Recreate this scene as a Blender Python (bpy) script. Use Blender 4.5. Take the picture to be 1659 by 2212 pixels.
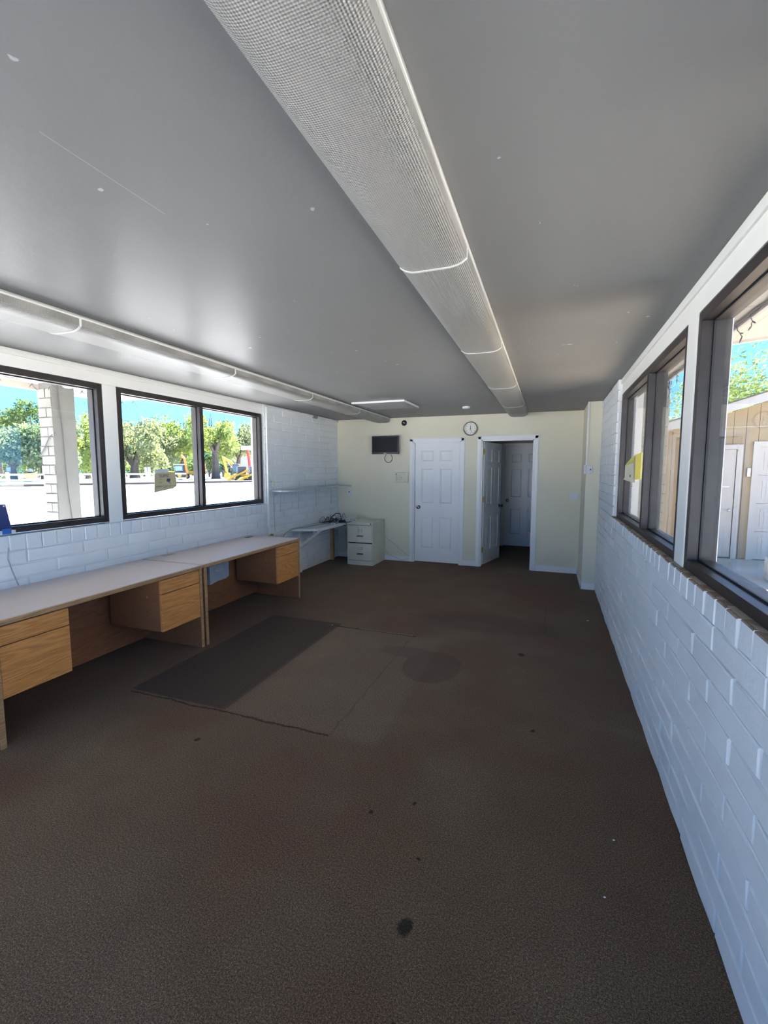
import bpy, bmesh, math, random
from mathutils import Vector, Matrix
random.seed(7)
for o in list(bpy.data.objects): bpy.data.objects.remove(o)
SC = bpy.context.scene
COL = SC.collection
R = math.radians

# ------------------------------------------------------------------ camera
CAM_H, F_PX, YAW, PITCH = 1.588, 973.9, 20.379, -5.495
cd = bpy.data.cameras.new('camera'); cam = bpy.data.objects.new('camera', cd); COL.objects.link(cam)
cam.location = (0, 0, CAM_H); cam.rotation_euler = (R(90 + PITCH), 0, R(YAW))
cd.sensor_fit = 'VERTICAL'; cd.sensor_height = 36; cd.lens = F_PX / 2212 * 36; cd.clip_start = .02; cd.clip_end = 1000
SC.camera = cam
# ------------------------------------------------------------------ sky, sun, exposure
SC.view_settings.view_transform = 'Standard'; SC.view_settings.look = 'None'
SC.view_settings.gamma = 1; SC.view_settings.use_curve_mapping = False
SC.view_settings.exposure = 3.2
SC.cycles.diffuse_bounces = 5; SC.cycles.max_bounces = 8; SC.cycles.glossy_bounces = 3; SC.cycles.transparent_max_bounces = 12
w = bpy.data.worlds.new('sky'); SC.world = w; w.use_nodes = True
wn = w.node_tree; wn.nodes.clear()
wo = wn.nodes.new('ShaderNodeOutputWorld'); wb = wn.nodes.new('ShaderNodeBackground')
# clear blue sky, paler towards the horizon
wtc = wn.nodes.new('ShaderNodeTexCoord'); wsx = wn.nodes.new('ShaderNodeSeparateXYZ'); wn.links.new(wtc.outputs['Generated'], wsx.inputs[0])
wmr = wn.nodes.new('ShaderNodeMapRange'); wmr.interpolation_type = 'SMOOTHSTEP'; wn.links.new(wsx.outputs[2], wmr.inputs[0]); wmr.inputs[1].default_value = -.02; wmr.inputs[2].default_value = .75
wmx = wn.nodes.new('ShaderNodeMix'); wmx.data_type = 'RGBA'; wn.links.new(wmr.outputs[0], wmx.inputs[0])
wmx.inputs[6].default_value = (.262, .78, 1.62, 1); wmx.inputs[7].default_value = (.14, .55, 1.58, 1)
wn.links.new(wmx.outputs[2], wb.inputs[0])
wb.inputs[1].default_value = .25
wn.links.new(wb.outputs[0], wo.inputs[0])
sd = bpy.data.lights.new('sun', 'SUN'); sd.energy = 9.8; sd.angle = R(.6); sd.color = (1, .98, .95)
so = bpy.data.objects.new('sun', sd); COL.objects.link(so)
so.rotation_euler = Vector((-.15, .62, .77)).to_track_quat('Z', 'Y').to_euler(); so.location = (-5, 10, 20)

# ------------------------------------------------------------------ node helpers
class NT:
    def __init__(s, name):
        s.mat = bpy.data.materials.new(name); s.mat.use_nodes = True
        s.t = s.mat.node_tree; s.t.nodes.clear()
        s.out = s.t.nodes.new('ShaderNodeOutputMaterial')
    def n(s, typ, **props):
        nd = s.t.nodes.new(typ)
        for k, v in props.items(): setattr(nd, k, v)
        return nd
    def put(s, sock, v):
        if isinstance(v, bpy.types.NodeSocket): s.t.links.new(v, sock)
        elif v is not None:
            if hasattr(sock.default_value, '__len__') and len(sock.default_value) == 4 and len(v) == 3: v = (*v, 1)
            sock.default_value = v
    def m(s, op, a, b=None, c=None):
        nd = s.n('ShaderNodeMath', operation=op); s.put(nd.inputs[0], a)
        if b is not None: s.put(nd.inputs[1], b)
        if c is not None: s.put(nd.inputs[2], c)
        return nd.outputs[0]
    def mix(s, f, a, b, bt='MIX'):
        nd = s.n('ShaderNodeMix', data_type='RGBA', blend_type=bt)
        s.put(nd.inputs[0], f); s.put(nd.inputs[6], a); s.put(nd.inputs[7], b); return nd.outputs[2]
    def pos(s): return s.n('ShaderNodeNewGeometry').outputs['Position']
    def obj(s): return s.n('ShaderNodeTexCoord').outputs['Object']
    def xyz(s, v):
        nd = s.n('ShaderNodeSeparateXYZ'); s.put(nd.inputs[0], v); return nd.outputs
    def mapping(s, v, scale=(1, 1, 1), rot=(0, 0, 0)):
        nd = s.n('ShaderNodeMapping'); s.put(nd.inputs[0], v); nd.inputs['Scale'].default_value = scale; nd.inputs['Rotation'].default_value = rot
        return nd.outputs[0]
    def noise(s, v, scale=5, detail=3, rough=.5, dist=0):
        nd = s.n('ShaderNodeTexNoise'); s.put(nd.inputs['Vector'], v)
        nd.inputs['Scale'].default_value = scale; nd.inputs['Detail'].default_value = detail
        nd.inputs['Roughness'].default_value = rough; nd.inputs['Distortion'].default_value = dist
        return nd.outputs[0]
    def ramp(s, f, *stops):
        nd = s.n('ShaderNodeValToRGB'); s.put(nd.inputs[0], f); cr = nd.color_ramp
        while len(cr.elements) < len(stops): cr.elements.new(.5)
        for e, (p, c) in zip(cr.elements, stops):
            e.position = p; e.color = (*c, 1) if len(c) == 3 else c
        return nd.outputs[0]
    def bump(s, h, strength=.3, dist=.01):
        nd = s.n('ShaderNodeBump'); s.put(nd.inputs['Height'], h); nd.inputs['Strength'].default_value = strength
        nd.inputs['Distance'].default_value = dist; return nd.outputs[0]
    def bsdf(s, col, rough=.5, metal=0, normal=None, spec=.5, coat=0, emit=None, es=0, trans=0):
        b = s.n('ShaderNodeBsdfPrincipled'); s.put(b.inputs['Base Color'], col); s.put(b.inputs['Roughness'], rough)
        s.put(b.inputs['Metallic'], metal); b.inputs['Specular IOR Level'].default_value = spec
        b.inputs['Coat Weight'].default_value = coat; b.inputs['Transmission Weight'].default_value = trans
        if normal is not None: s.put(b.inputs['Normal'], normal)
        return b.outputs[0]
    def end(s, sh): s.t.links.new(sh, s.out.inputs[0]); return s.mat

M = {}
def simple(name, col, rough=.5, metal=0, var=.06, scale=8, bump=.05, bscale=60, spec=.5, coat=0):
    g = NT(name); v = g.obj()
    c2 = tuple(min(1, x * (1 - var * 2)) for x in col); c1 = tuple(min(1, x * (1 + var)) for x in col)
    nz = g.noise(v, scale, 2)
    c = g.ramp(nz, (.3, c2), (.7, c1))
    nm = g.bump(g.noise(v, bscale, 1), bump, .004) if bump >= .1 else None
    M[name] = g.end(g.bsdf(c, rough, metal, nm, spec, coat)); return M[name]

def world_paint(name, col, rough, var, scale, bscale, bump, dirt=None, spec=.5):
    g = NT(name); p = g.pos()
    c = g.ramp(g.noise(p, scale, 2, .6), (.3, tuple(x * (1 - var) for x in col)), (.7, col))
    if dirt:
        c = g.mix(g.ramp(g.noise(p, 11, 6, .7), (.66, (0, 0, 0)), (.78, (1, 1, 1))), c, dirt)
    h = g.noise(p, bscale, 1, .6)
    M[name] = g.end(g.bsdf(c, rough, 0, g.bump(h, bump, .004), spec)); return M[name]

world_paint('brick_paint', (.84, .85, .85), .42, .07, 3, 45, .45, spec=.5)
world_paint('pier_brick', (.235, .215, .18), .7, .22, 9, 45, .5)
world_paint('mortar_paint', (.84, .85, .84), .5, .06, 4, 60, .5)
world_paint('cream_paint', (.82, .765, .60), .5, .04, 1.5, 90, .12)
world_paint('trim_paint', (.87, .86, .81), .42, .03, 2, 60, .06)
world_paint('door_paint', (.88, .885, .89), .33, .03, 3, 130, .06)
world_paint('sill_brick', (.30, .23, .175), .8, .35, 40, 60, .5)
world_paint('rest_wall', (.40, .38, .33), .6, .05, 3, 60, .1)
world_paint('soffit_paint', (.34, .34, .33), .6, .05, 3, 60, .1)
world_paint('fascia_cream', (.46, .42, .36), .6, .05, 3, 40, .1)
world_paint('tan_siding', (.30, .215, .115), .7, .10, 4, 40, .2)
world_paint('weathered_white', (.46, .415, .345), .6, .10, 8, 60, .15)
world_paint('plaster_grey', (.125, .122, .11), .7, .14, 5, 50, .2)

def mk_ceiling():
    g = NT('ceiling_paint'); p = g.pos()
    c = g.ramp(g.noise(p, .9, 2, .55), (.3, (.235, .235, .233)), (.7, (.256, .255, .251)))
    sp = g.ramp(g.noise(p, 19, 2, .4), (.775, (0, 0, 0)), (.79, (1, 1, 1)))
    c = g.mix(sp, c, (.5, .5, .5))
    h = g.m('ADD', g.m('MULTIPLY', g.noise(p, 90, 1, .5), .6), g.noise(p, 26, 1, .5))
    x, y, z = g.xyz(p)   # hairline drywall seam
    ln = g.m('SUBTRACT', 1, g.m('MINIMUM', 1, g.m('MULTIPLY', g.m('ABSOLUTE', g.m('ADD', x, 1.25)), 450)))
    ln = g.m('MULTIPLY', ln, g.m('MULTIPLY', g.m('GREATER_THAN', y, .85), g.m('LESS_THAN', y, 1.25)))
    c = g.mix(g.m('MULTIPLY', ln, .5), c, (.6, .6, .6))
    rg = g.ramp(g.noise(p, 2.2, 3), (.3, (.30,) * 3), (.7, (.34,) * 3))
    M['ceiling'] = g.end(g.bsdf(c, rg, 0, g.bump(h, .20, .003), .03))
mk_ceiling()

def mk_carpet():
    g = NT('carpet'); p = g.pos(); x, y, z = g.xyz(p)
    wob = g.m('MULTIPLY', g.m('SUBTRACT', g.noise(p, 6, 2, .6), .5), .05)
    fine = g.m('MULTIPLY', g.m('SUBTRACT', g.noise(p, 45, 1, .6), .5), .02)
    xw = g.m('ADD', x, g.m('ADD', wob, fine)); yw = g.m('ADD', y, g.m('ADD', wob, fine))
    def step(a, lo, soft=.006):
        nd = g.n('ShaderNodeMapRange', interpolation_type='SMOOTHSTEP'); g.put(nd.inputs[0], a)
        nd.inputs[1].default_value = lo - soft; nd.inputs[2].default_value = lo + soft; return nd.outputs[0]
    def inv(a): return g.m('SUBTRACT', 1, a)
    def mul(*a):
        r = a[0]
        for b in a[1:]: r = g.m('MULTIPLY', r, b)
        return r
    def rect(xx, yy, x0, x1, y0, y1, s=.006): return mul(step(xx, x0, s), inv(step(xx, x1, s)), step(yy, y0, s), inv(step(yy, y1, s)))
    def ell(cx, cy, rx, ry, soft=.12):
        u_ = g.m('MULTIPLY_ADD', xw, 1 / rx, -cx / rx); v_ = g.m('MULTIPLY_ADD', yw, 1 / ry, -cy / ry)
        d = g.m('MULTIPLY_ADD', u_, u_, g.m('MULTIPLY', v_, v_))
        return inv(step(d, 1, soft))
    big = g.noise(p, .95, 2, .55, .5); mid = g.noise(p, 3.2, 3, .65)
    fib = g.noise(p, 310, 1, .8); fib2 = g.noise(p, 140, 1, .7)
    c = g.ramp(big, (.32, (.098, .056, .036)), (.5, (.098, .071, .047)), (.68, (.118, .090, .062)))
    c = g.mix(g.ramp(mid, (.35, (0, 0, 0)), (.75, (.45,) * 3)), c, (.070, .046, .033))
    # unfaded patch beside the desks
    fx = g.m('ADD', x, fine); fy = g.m('ADD', y, fine)
    c = g.mix(rect(fx, fy, -2.79, -1.978, 2.30, 4.07), c, (.042, .033, .026))
    c = g.mix(g.m('MULTIPLY', rect(fx, fy, -1.978, -.9, 2.28, 4.0, .05), .35), c, (.145, .118, .094))
    # stains
    st = g.m('MAXIMUM', ell(-.86, 3.42, .23, .30), g.m('MULTIPLY', ell(-1.1, 3.62, .28, .12, .3), .6))
    c = g.mix(g.m('MULTIPLY', st, .42), c, (.036, .030, .022))
    c = g.mix(g.m('MULTIPLY', ell(-.55, 4.6, .75, .28, .5), .4), c, (.035, .028, .024))
    sp = ell(-.435, 1.352, .022, .034, .5)
    for cx, cy, r_ in ((-.56, 1.93, .010), (-.745, 1.80, .010), (-.46, 1.64, .008), (-.37, 1.08, .012), (-1.9, 1.98, .014), (-.06, 2.75, .012), (-.2, 3.9, .03)):
        sp = g.m('MAXIMUM', sp, ell(cx, cy, r_, r_ * 1.2, .5))
    c = g.mix(g.m('MULTIPLY', sp, .88), c, (.012, .011, .010))
    # seams
    sm = rect(x, yw, -2.78, -1.2, 2.268, 2.284, .007)
    sm = g.m('MAXIMUM', sm, rect(x, yw, -2.0, -1.16, 3.985, 4.005, .007))
    sm = g.m('MAXIMUM', sm, rect(xw, y, -2.805, -2.793, 2.3, 3.1, .006))
    sm = g.m('MAXIMUM', sm, g.m('MULTIPLY', rect(xw, y, -1.2, -1.192, 2.28, 3.9, .006), .45))
    sm = g.m('MAXIMUM', sm, g.m('MULTIPLY', rect(x, yw, -1.5, .0, 4.62, 4.63, .006), .35))
    sm = g.m('MAXIMUM', sm, g.m('MULTIPLY', rect(xw, y, -.02, -.012, 4.5, 5.4, .006), .5))
    c = g.mix(g.m('MULTIPLY', sm, .85), c, (.010, .009, .008))
    c = g.mix(g.m('MULTIPLY', rect(x, yw, -1.75, -1.2, 4.003, 4.012, .004), .8), c, (.22, .19, .16))
    f = g.m('ADD', g.m('MULTIPLY', fib, .65), g.m('MULTIPLY', fib2, .35))
    c = g.mix(1.0, c, g.ramp(f, (.30, (.22, .20, .18)), (.50, (1.0, .97, .92)), (.68, (3.0, 2.75, 2.45))), 'MULTIPLY')
    h = f
    sh = g.bsdf(c, .95, 0, None, .12); sh.node.inputs['Sheen Weight'].default_value = .13; sh.node.inputs['Sheen Roughness'].default_value = .45; sh.node.inputs['Sheen Tint'].default_value = (.8, .66, .56, 1)
    M['carpet'] = g.end(sh)
mk_carpet()

def mk_wood(name, light, dark, rough=.38, axis='Y', sc=1.0, bias=.0):
    g = NT(name); p = g.pos(); x, y, z = g.xyz(p)
    # long flat cathedral grain running along Y
    v = g.mapping(p, (11 * sc, .75 * sc, 11 * sc))
    d = g.noise(v, 1.0, 2, .5, .6)
    rings = g.m('SINE', g.m('MULTIPLY', g.m('ADD', d, g.m('MULTIPLY', z, .5)), 85))
    pores = g.noise(g.mapping(p, (260, 9, 260)), 1, 1, .7)
    t = g.m('ADD', g.m('MULTIPLY', g.m('ADD', rings, 1), .12), g.m('MULTIPLY', pores, .72))
    c = g.ramp(t, (.18 + bias, dark), (.62 + bias, light))
    M[name] = g.end(g.bsdf(c, rough, 0, None, .5))
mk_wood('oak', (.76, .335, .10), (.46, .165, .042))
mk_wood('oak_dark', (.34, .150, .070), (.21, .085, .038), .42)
mk_wood('oak_edge', (.52, .31, .15), (.30, .16, .07), .4)
mk_wood('desk_top', (.53, .455, .42), (.49, .415, .38), .30, sc=.5)
mk_wood('pine', (.52, .33, .15), (.36, .20, .08), .6)

simple('bronze', (.036, .029, .026), .38, 0, .12, 10, .04, 200, spec=.35)
simple('bronze_out', (.050, .043, .040), .42, 0, .12, 10, .04, 200, spec=.4)
simple('gasket', (.010, .010, .011), .6, 0)
simple('metal_white', (.80, .80, .76), .4, .0, .03)
simple('cab_metal', (.70, .69, .58), .42, .1, .03, 3, .03, 200)
simple('dark_gap', (.02, .018, .016), .8)
simple('chrome', (.62, .62, .62), .22, 1, .03, 4, 0)
simple('knob_metal', (.22, .19, .16), .22, 1, .05, 10, 0)
simple('brass', (.62, .42, .13), .28, 1, .06, 10, 0)
simple('black_plastic', (.014, .014, .016), .32, 0, .05, 8, .02)
simple('black_rubber', (.02, .02, .021), .55, 0)
simple('screen_black', (.006, .006, .009), .30, 0, .02, 3, 0, spec=.2)
simple('vent_grey', (.24, .24, .235), .5, 0, .04)
simple('white_plastic', (.78, .79, .80), .38, 0, .02, 6, .02)
simple('cable_grey', (.36, .36, .35), .5, 0, .06)
simple('cable_white', (.80, .80, .78), .45, 0, .04)
simple('beige_plastic', (.72, .69, .54), .45, 0, .03)
simple('clock_face', (.86, .85, .78), .4, 0, .02)
simple('silver', (.42, .41, .37), .3, .8, .05)
simple('ink', (.03, .03, .05), .6, 0, .02, 5, 0)
simple('ink_blue', (.08, .10, .20), .7, 0, .02, 5, 0)
simple('laminate_white', (.62, .66, .66), .4, 0, .06)
simple('porcelain', (.82, .82, .82), .12, 0, .02, 4, 0)
simple('navy_card', (.035, .045, .17), .35, 0, .08)
simple('tape_blue', (.03, .14, .55), .5, 0, .1)
simple('paper_white', (.72, .73, .72), .8, 0, .05)
simple('pocket_plastic', (.58, .64, .68), .28, 0, .05)
simple('yellow_steel', (.48, .27, .015), .45, 0, .08)
simple('orange_steel', (.55, .17, .02), .45, 0, .08)
simple('dark_steel', (.05, .05, .055), .5, .3)
simple('tyre', (.03, .03, .03), .8)
simple('tinted_glass', (.05, .08, .11), .1, 0, .05, 3, 0)
simple('blue_glass', (.16, .24, .40), .15, 0, .05, 3, 0)
simple('red_steel', (.52, .035, .03), .5, 0, .06)
simple('sign_white', (.62, .62, .62), .5, 0, .06)
simple('fence_white', (.72, .72, .72), .5, 0, .04)
simple('shed_metal', (.36, .34, .29), .5, 0, .05)
simple('wire_dark', (.07, .07, .07), .6, 0)
simple('string_cable', (.10, .085, .10), .6, 0)
simple('bulb_clear', (.45, .45, .47), .2, 0, .05, 4, 0)
simple('blue_sign', (.25, .35, .42), .5, 0, .04)
simple('roof_shingle', (.12, .11, .10), .9, 0, .2, 20, .3)
simple('concrete_block', (.36, .34, .30), .9, 0, .15, 8, .4, 40)
simple('bark', (.075, .060, .048), .9, 0, .25, 3, .8, 6)

def mk_paper(name, col, tcol):
    g = NT(name); v = g.obj()
    c = g.ramp(g.noise(v, 9, 5), (.3, tuple(x * .88 for x in col)), (.7, col))
    b = g.bsdf(c, .85, spec=.2, normal=g.bump(g.noise(v, 14, 3), .4, .01))
    t = g.n('ShaderNodeBsdfTranslucent'); t.inputs[0].default_value = (*tcol, 1)
    mx = g.n('ShaderNodeMixShader'); mx.inputs[0].default_value = .35
    g.t.links.new(b, mx.inputs[1]); g.t.links.new(t.outputs[0], mx.inputs[2]); M[name] = g.end(mx.outputs[0])
mk_paper('sign_paper', (.66, .60, .40), (.30, .27, .17))
mk_paper('yellow_paper', (.82, .78, .28), (.75, .70, .25))
mk_paper('cream_paper', (.72, .72, .62), (.55, .55, .45))

def mk_glass():
    g = NT('window_glass')
    ge = g.n('ShaderNodeNewGeometry'); dp = g.n('ShaderNodeVectorMath', operation='DOT_PRODUCT')
    g.t.links.new(ge.outputs['Normal'], dp.inputs[0]); g.t.links.new(ge.outputs['Incoming'], dp.inputs[1])
    ci = g.m('SUBTRACT', 1, g.m('MINIMUM', g.m('ABSOLUTE', dp.outputs['Value']), 1))
    fac = g.m('ADD', .04, g.m('MULTIPLY', .96, g.m('POWER', ci, 5)))
    t = g.n('ShaderNodeBsdfTransparent'); t.inputs[0].default_value = (.97, .98, .98, 1)
    gl = g.n('ShaderNodeBsdfGlossy'); gl.inputs['Roughness'].default_value = .01
    mx = g.n('ShaderNodeMixShader'); g.put(mx.inputs[0], fac)
    g.t.links.new(t.outputs[0], mx.inputs[1]); g.t.links.new(gl.outputs[0], mx.inputs[2]); M['glass'] = g.end(mx.outputs[0])
mk_glass()

def mk_lens():
    g = NT('prismatic_lens'); p = g.pos(); x, y, z = g.xyz(p)
    k = 2 * math.pi / .0125
    a = g.m('SINE', g.m('MULTIPLY', g.m('ADD', x, y), k)); b = g.m('SINE', g.m('MULTIPLY', g.m('SUBTRACT', x, y), k))
    h = g.m('MULTIPLY', a, b)
    nm = g.bump(h, .9, .0016)
    c = g.mix(g.m('MULTIPLY', g.m('ADD', h, 1), .5), (.30, .293, .27), (.64, .63, .59))
    d = g.bsdf(c, .22, 0, nm, .6)
    t = g.n('ShaderNodeBsdfTranslucent'); t.inputs[0].default_value = (.72, .71, .66, 1); g.put(t.inputs['Normal'], nm)
    mx = g.n('ShaderNodeMixShader'); mx.inputs[0].default_value = .33
    g.t.links.new(d, mx.inputs[1]); g.t.links.new(t.outputs[0], mx.inputs[2]); M['lens'] = g.end(mx.outputs[0])
mk_lens()

def mk_leaf(name, c1, c2, c3):
    g = NT(name); p = g.pos()
    nz = g.noise(p, .45, 2, .65)
    n2 = g.noise(p, 3.0, 1, .6)
    c = g.ramp(g.m('ADD', g.m('MULTIPLY', nz, .7), g.m('MULTIPLY', n2, .3)), (.35, c1), (.5, c2), (.66, c3))
    d = g.n('ShaderNodeBsdfDiffuse'); g.put(d.inputs[0], c)
    t = g.n('ShaderNodeBsdfTranslucent'); g.put(t.inputs[0], g.mix(1, c, (1.25, 1.2, .7), 'MULTIPLY'))
    mx = g.n('ShaderNodeMixShader'); mx.inputs[0].default_value = .45
    g.t.links.new(d.outputs[0], mx.inputs[1]); g.t.links.new(t.outputs[0], mx.inputs[2]); M[name] = g.end(mx.outputs[0])
mk_leaf('leaf_grey', (.10, .125, .075), (.17, .20, .12), (.25, .285, .18))
mk_leaf('leaf_bright', (.11, .155, .05), (.19, .25, .085), (.28, .34, .14))
mk_leaf('leaf_dark', (.03, .055, .025), (.06, .095, .04), (.10, .14, .06))
mk_leaf('leaf_glass_tint', (.08, .13, .085), (.13, .18, .12), (.19, .24, .16))  # blue-green puts the window glass reflection into the leaf colour

def mk_ground(name, a, b, sc=.3):
    g = NT(name); p = g.pos()
    c = g.ramp(g.noise(p, sc, 3, .6), (.3, a), (.7, b))
    M[name] = g.end(g.bsdf(c, .9, 0, None, .1))
mk_ground('concrete_pale', (.45, .445, .435), (.54, .53, .515))
mk_ground('yard_tan', (.36, .285, .20), (.44, .35, .255), 1.0)
mk_ground('asphalt_pale', (.36, .37, .39), (.44, .45, .47))
mk_ground('kerb_concrete', (.055, .048, .043), (.075, .066, .06))
mk_ground('dry_grass', (.22, .24, .09), (.34, .34, .16), 1.2)

# ------------------------------------------------------------------ mesh builder
WORG = {}
class MB:
    def __init__(s): s.v = []; s.f = []; s.mi = []; s.cur = 0
    def add(s, vs, fs, mi=None):
        k = len(s.v); s.v += [tuple(p) for p in vs]; s.f += [tuple(i + k for i in f) for f in fs]
        s.mi += [s.cur if mi is None else mi] * len(fs); return s
    def box(s, x0, x1, y0, y1, z0, z1, mi=None):
        x0, x1 = min(x0, x1), max(x0, x1); y0, y1 = min(y0, y1), max(y0, y1); z0, z1 = min(z0, z1), max(z0, z1)
        vs = [(x, y, z) for x in (x0, x1) for y in (y0, y1) for z in (z0, z1)]
        return s.add(vs, [(0, 1, 3, 2), (4, 6, 7, 5), (0, 4, 5, 1), (2, 3, 7, 6), (0, 2, 6, 4), (1, 5, 7, 3)], mi)
    def bar(s, a, b, w, h=None, up=(0, 0, 1)):
        a, b = Vector(a), Vector(b); d = (b - a).normalized(); up = Vector(up)
        if abs(d.dot(up)) > .98: up = Vector((1, 0, 0))
        r = d.cross(up).normalized(); u = r.cross(d); h = h or w
        vs = [p + r * i * w / 2 + u * j * h / 2 for p in (a, b) for i, j in ((-1, -1), (1, -1), (1, 1), (-1, 1))]
        return s.add(vs, [(0, 1, 2, 3)[::-1], (4, 5, 6, 7), (0, 1, 5, 4), (1, 2, 6, 5), (2, 3, 7, 6), (3, 0, 4, 7)])
    def prism(s, poly, ext, axis='z'):
        """poly = 2D points; ext = (lo, hi) along axis. x: poly=(y,z); y: poly=(x,z); z: poly=(x,y)"""
        def P(a, b, c): return {'z': (a, b, c), 'y': (a, c, b), 'x': (c, a, b)}[axis]
        n = len(poly); vs = [P(a, b, ext[0]) for a, b in poly] + [P(a, b, ext[1]) for a, b in poly]
        fs = [tuple(range(n))[::-1], tuple(range(n, 2 * n))] + [(i, (i + 1) % n, n + (i + 1) % n, n + i) for i in range(n)]
        return s.add(vs, fs)
    def tube(s, pts, r, n=6, cap=True):
        pts = [Vector(p) for p in pts]; rs = r if isinstance(r, (list, tuple)) else [r] * len(pts)
        k = len(s.v); vs = []; up = Vector((.13, .21, 1))
        for i, p in enumerate(pts):
            d = (pts[min(i + 1, len(pts) - 1)] - pts[max(i - 1, 0)])
            d = d.normalized() if d.length > 1e-9 else Vector((0, 0, 1))
            if abs(d.dot(up.normalized())) > .97: up = Vector((1, .2, .1))
            a = d.cross(up).normalized(); b = a.cross(d)
            vs += [p + (a * math.cos(t * 2 * math.pi / n) + b * math.sin(t * 2 * math.pi / n)) * rs[i] for t in range(n)]
        fs = [(i * n + j, i * n + (j + 1) % n, (i + 1) * n + (j + 1) % n, (i + 1) * n + j) for i in range(len(pts) - 1) for j in range(n)]
        if cap: fs += [tuple(range(n))[::-1], tuple(range((len(pts) - 1) * n, len(pts) * n))]
        return s.add(vs, fs)
    def lathe(s, prof, c, axis='z', n=24):
        """prof: list of (radius, h) along axis from c"""
        vs = []
        for r_, h in prof:
            for t in range(n):
                a = 2 * math.pi * t / n; u, v_ = r_ * math.cos(a), r_ * math.sin(a)
                q = {'z': (u, v_, h), 'y': (u, h, v_), 'x': (h, u, v_)}[axis]
                vs.append((c[0] + q[0], c[1] + q[1], c[2] + q[2]))
        fs = [(i * n + j, i * n + (j + 1) % n, (i + 1) * n + (j + 1) % n, (i + 1) * n + j) for i in range(len(prof) - 1) for j in range(n)]
        fs += [tuple(range(n))[::-1], tuple(range((len(prof) - 1) * n, len(prof) * n))]
        return s.add(vs, fs)
    def text(s, body, size, mtx, depth=.0006):
        cu = bpy.data.curves.new('t', 'FONT'); cu.body = body; cu.size = size; cu.align_x = 'CENTER'; cu.align_y = 'CENTER'; cu.extrude = depth / 2
        cu.resolution_u = 3
        ob = bpy.data.objects.new('t', cu); COL.objects.link(ob)
        dg = bpy.context.evaluated_depsgraph_get(); me = bpy.data.meshes.new_from_object(ob.evaluated_get(dg))
        s.add([mtx @ v.co for v in me.vertices], [tuple(p.vertices) for p in me.polygons])
        bpy.data.objects.remove(ob); bpy.data.curves.remove(cu); bpy.data.meshes.remove(me); return s
    def build(s, name, mat, parent=None, local=False, smooth=False, bevel=0, segs=2):
        me = bpy.data.meshes.new(name)
        if local: org = Vector((0, 0, 0))
        else:
            xs, ys, zs = zip(*s.v); org = Vector(((min(xs) + max(xs)) / 2, (min(ys) + max(ys)) / 2, min(zs)))
        me.from_pydata([(p[0] - org.x, p[1] - org.y, p[2] - org.z) for p in s.v], [], s.f)
        mats = mat if isinstance(mat, (list, tuple)) else [mat]
        for m_ in mats: me.materials.append(M[m_])
        if len(mats) > 1: me.polygons.foreach_set('material_index', s.mi)
        bm = bmesh.new(); bm.from_mesh(me); bmesh.ops.recalc_face_normals(bm, faces=bm.faces); bm.to_mesh(me); bm.free()
        if smooth:
            me.polygons.foreach_set('use_smooth', [True] * len(me.polygons))
            me.set_sharp_from_angle(angle=R(40))
        o = bpy.data.objects.new(name, me); COL.objects.link(o)
        if parent:
            o.parent = parent
            o.location = (0, 0, 0) if local else org - WORG.get(parent.name, Vector())
        else: o.location = org
        WORG[o.name] = org
        if bevel:
            b = o.modifiers.new('bevel', 'BEVEL'); b.width = bevel; b.segments = segs; b.limit_method = 'ANGLE'; b.angle_limit = R(40)
        return o
def tag(o, label=None, cat=None, group=None, kind=None):
    if label: o['label'] = label
    if cat: o['category'] = cat
    if group: o['group'] = group
    if kind: o['kind'] = kind
    return o
def thing(name, loc, label, cat, group=None, rz=0):
    o = bpy.data.objects.new(name, None); COL.objects.link(o); o.empty_display_size = .1
    o.location = loc; o.rotation_euler = (0, 0, rz); WORG[o.name] = Vector(loc); return tag(o, label, cat, group)
def struct(name, mb, mat, **k):
    return tag(mb.build(name, mat, **k), kind='structure')
def seroot(name, loc):
    o = bpy.data.objects.new(name, None); COL.objects.link(o); o.empty_display_size = .1; o.location = loc; WORG[o.name] = Vector(loc)
    return tag(o, kind='structure')
def copy_tree(o, parent=None):
    c = o.copy(); COL.objects.link(c)
    if parent: c.parent = parent
    for ch in o.children: copy_tree(ch, c)
    return c

# ------------------------------------------------------------------ room numbers
XL, XR, YB, YF, HC = -3.60, .57, 7.32, -1.62, 2.44
XLW, XRW = -3.635, .605            # window / header plane
CH = .1017                         # block course
# ------------------------------------------------------------------ floor, ceiling, roof
struct('floor', MB().box(XL - .05, XR + .05, YF, 9.56, -.12, 0), 'carpet')
cl = struct('ceiling', MB().box(XL - .12, XR + .12, YF, YB + .06, HC, HC + .05), 'ceiling')
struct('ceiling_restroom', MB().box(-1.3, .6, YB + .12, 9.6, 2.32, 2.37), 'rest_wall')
g = MB(); g.box(-4.02, 1.08, YF - .14, 10.1, 2.60, 2.86); g.box(-5.34, -4.02, YF - .14, 4.30, 2.60, 2.80)
struct('roof', g, 'roof_shingle')  # unseen slab put in to block the sun, front overhang kept short for skylight

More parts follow.
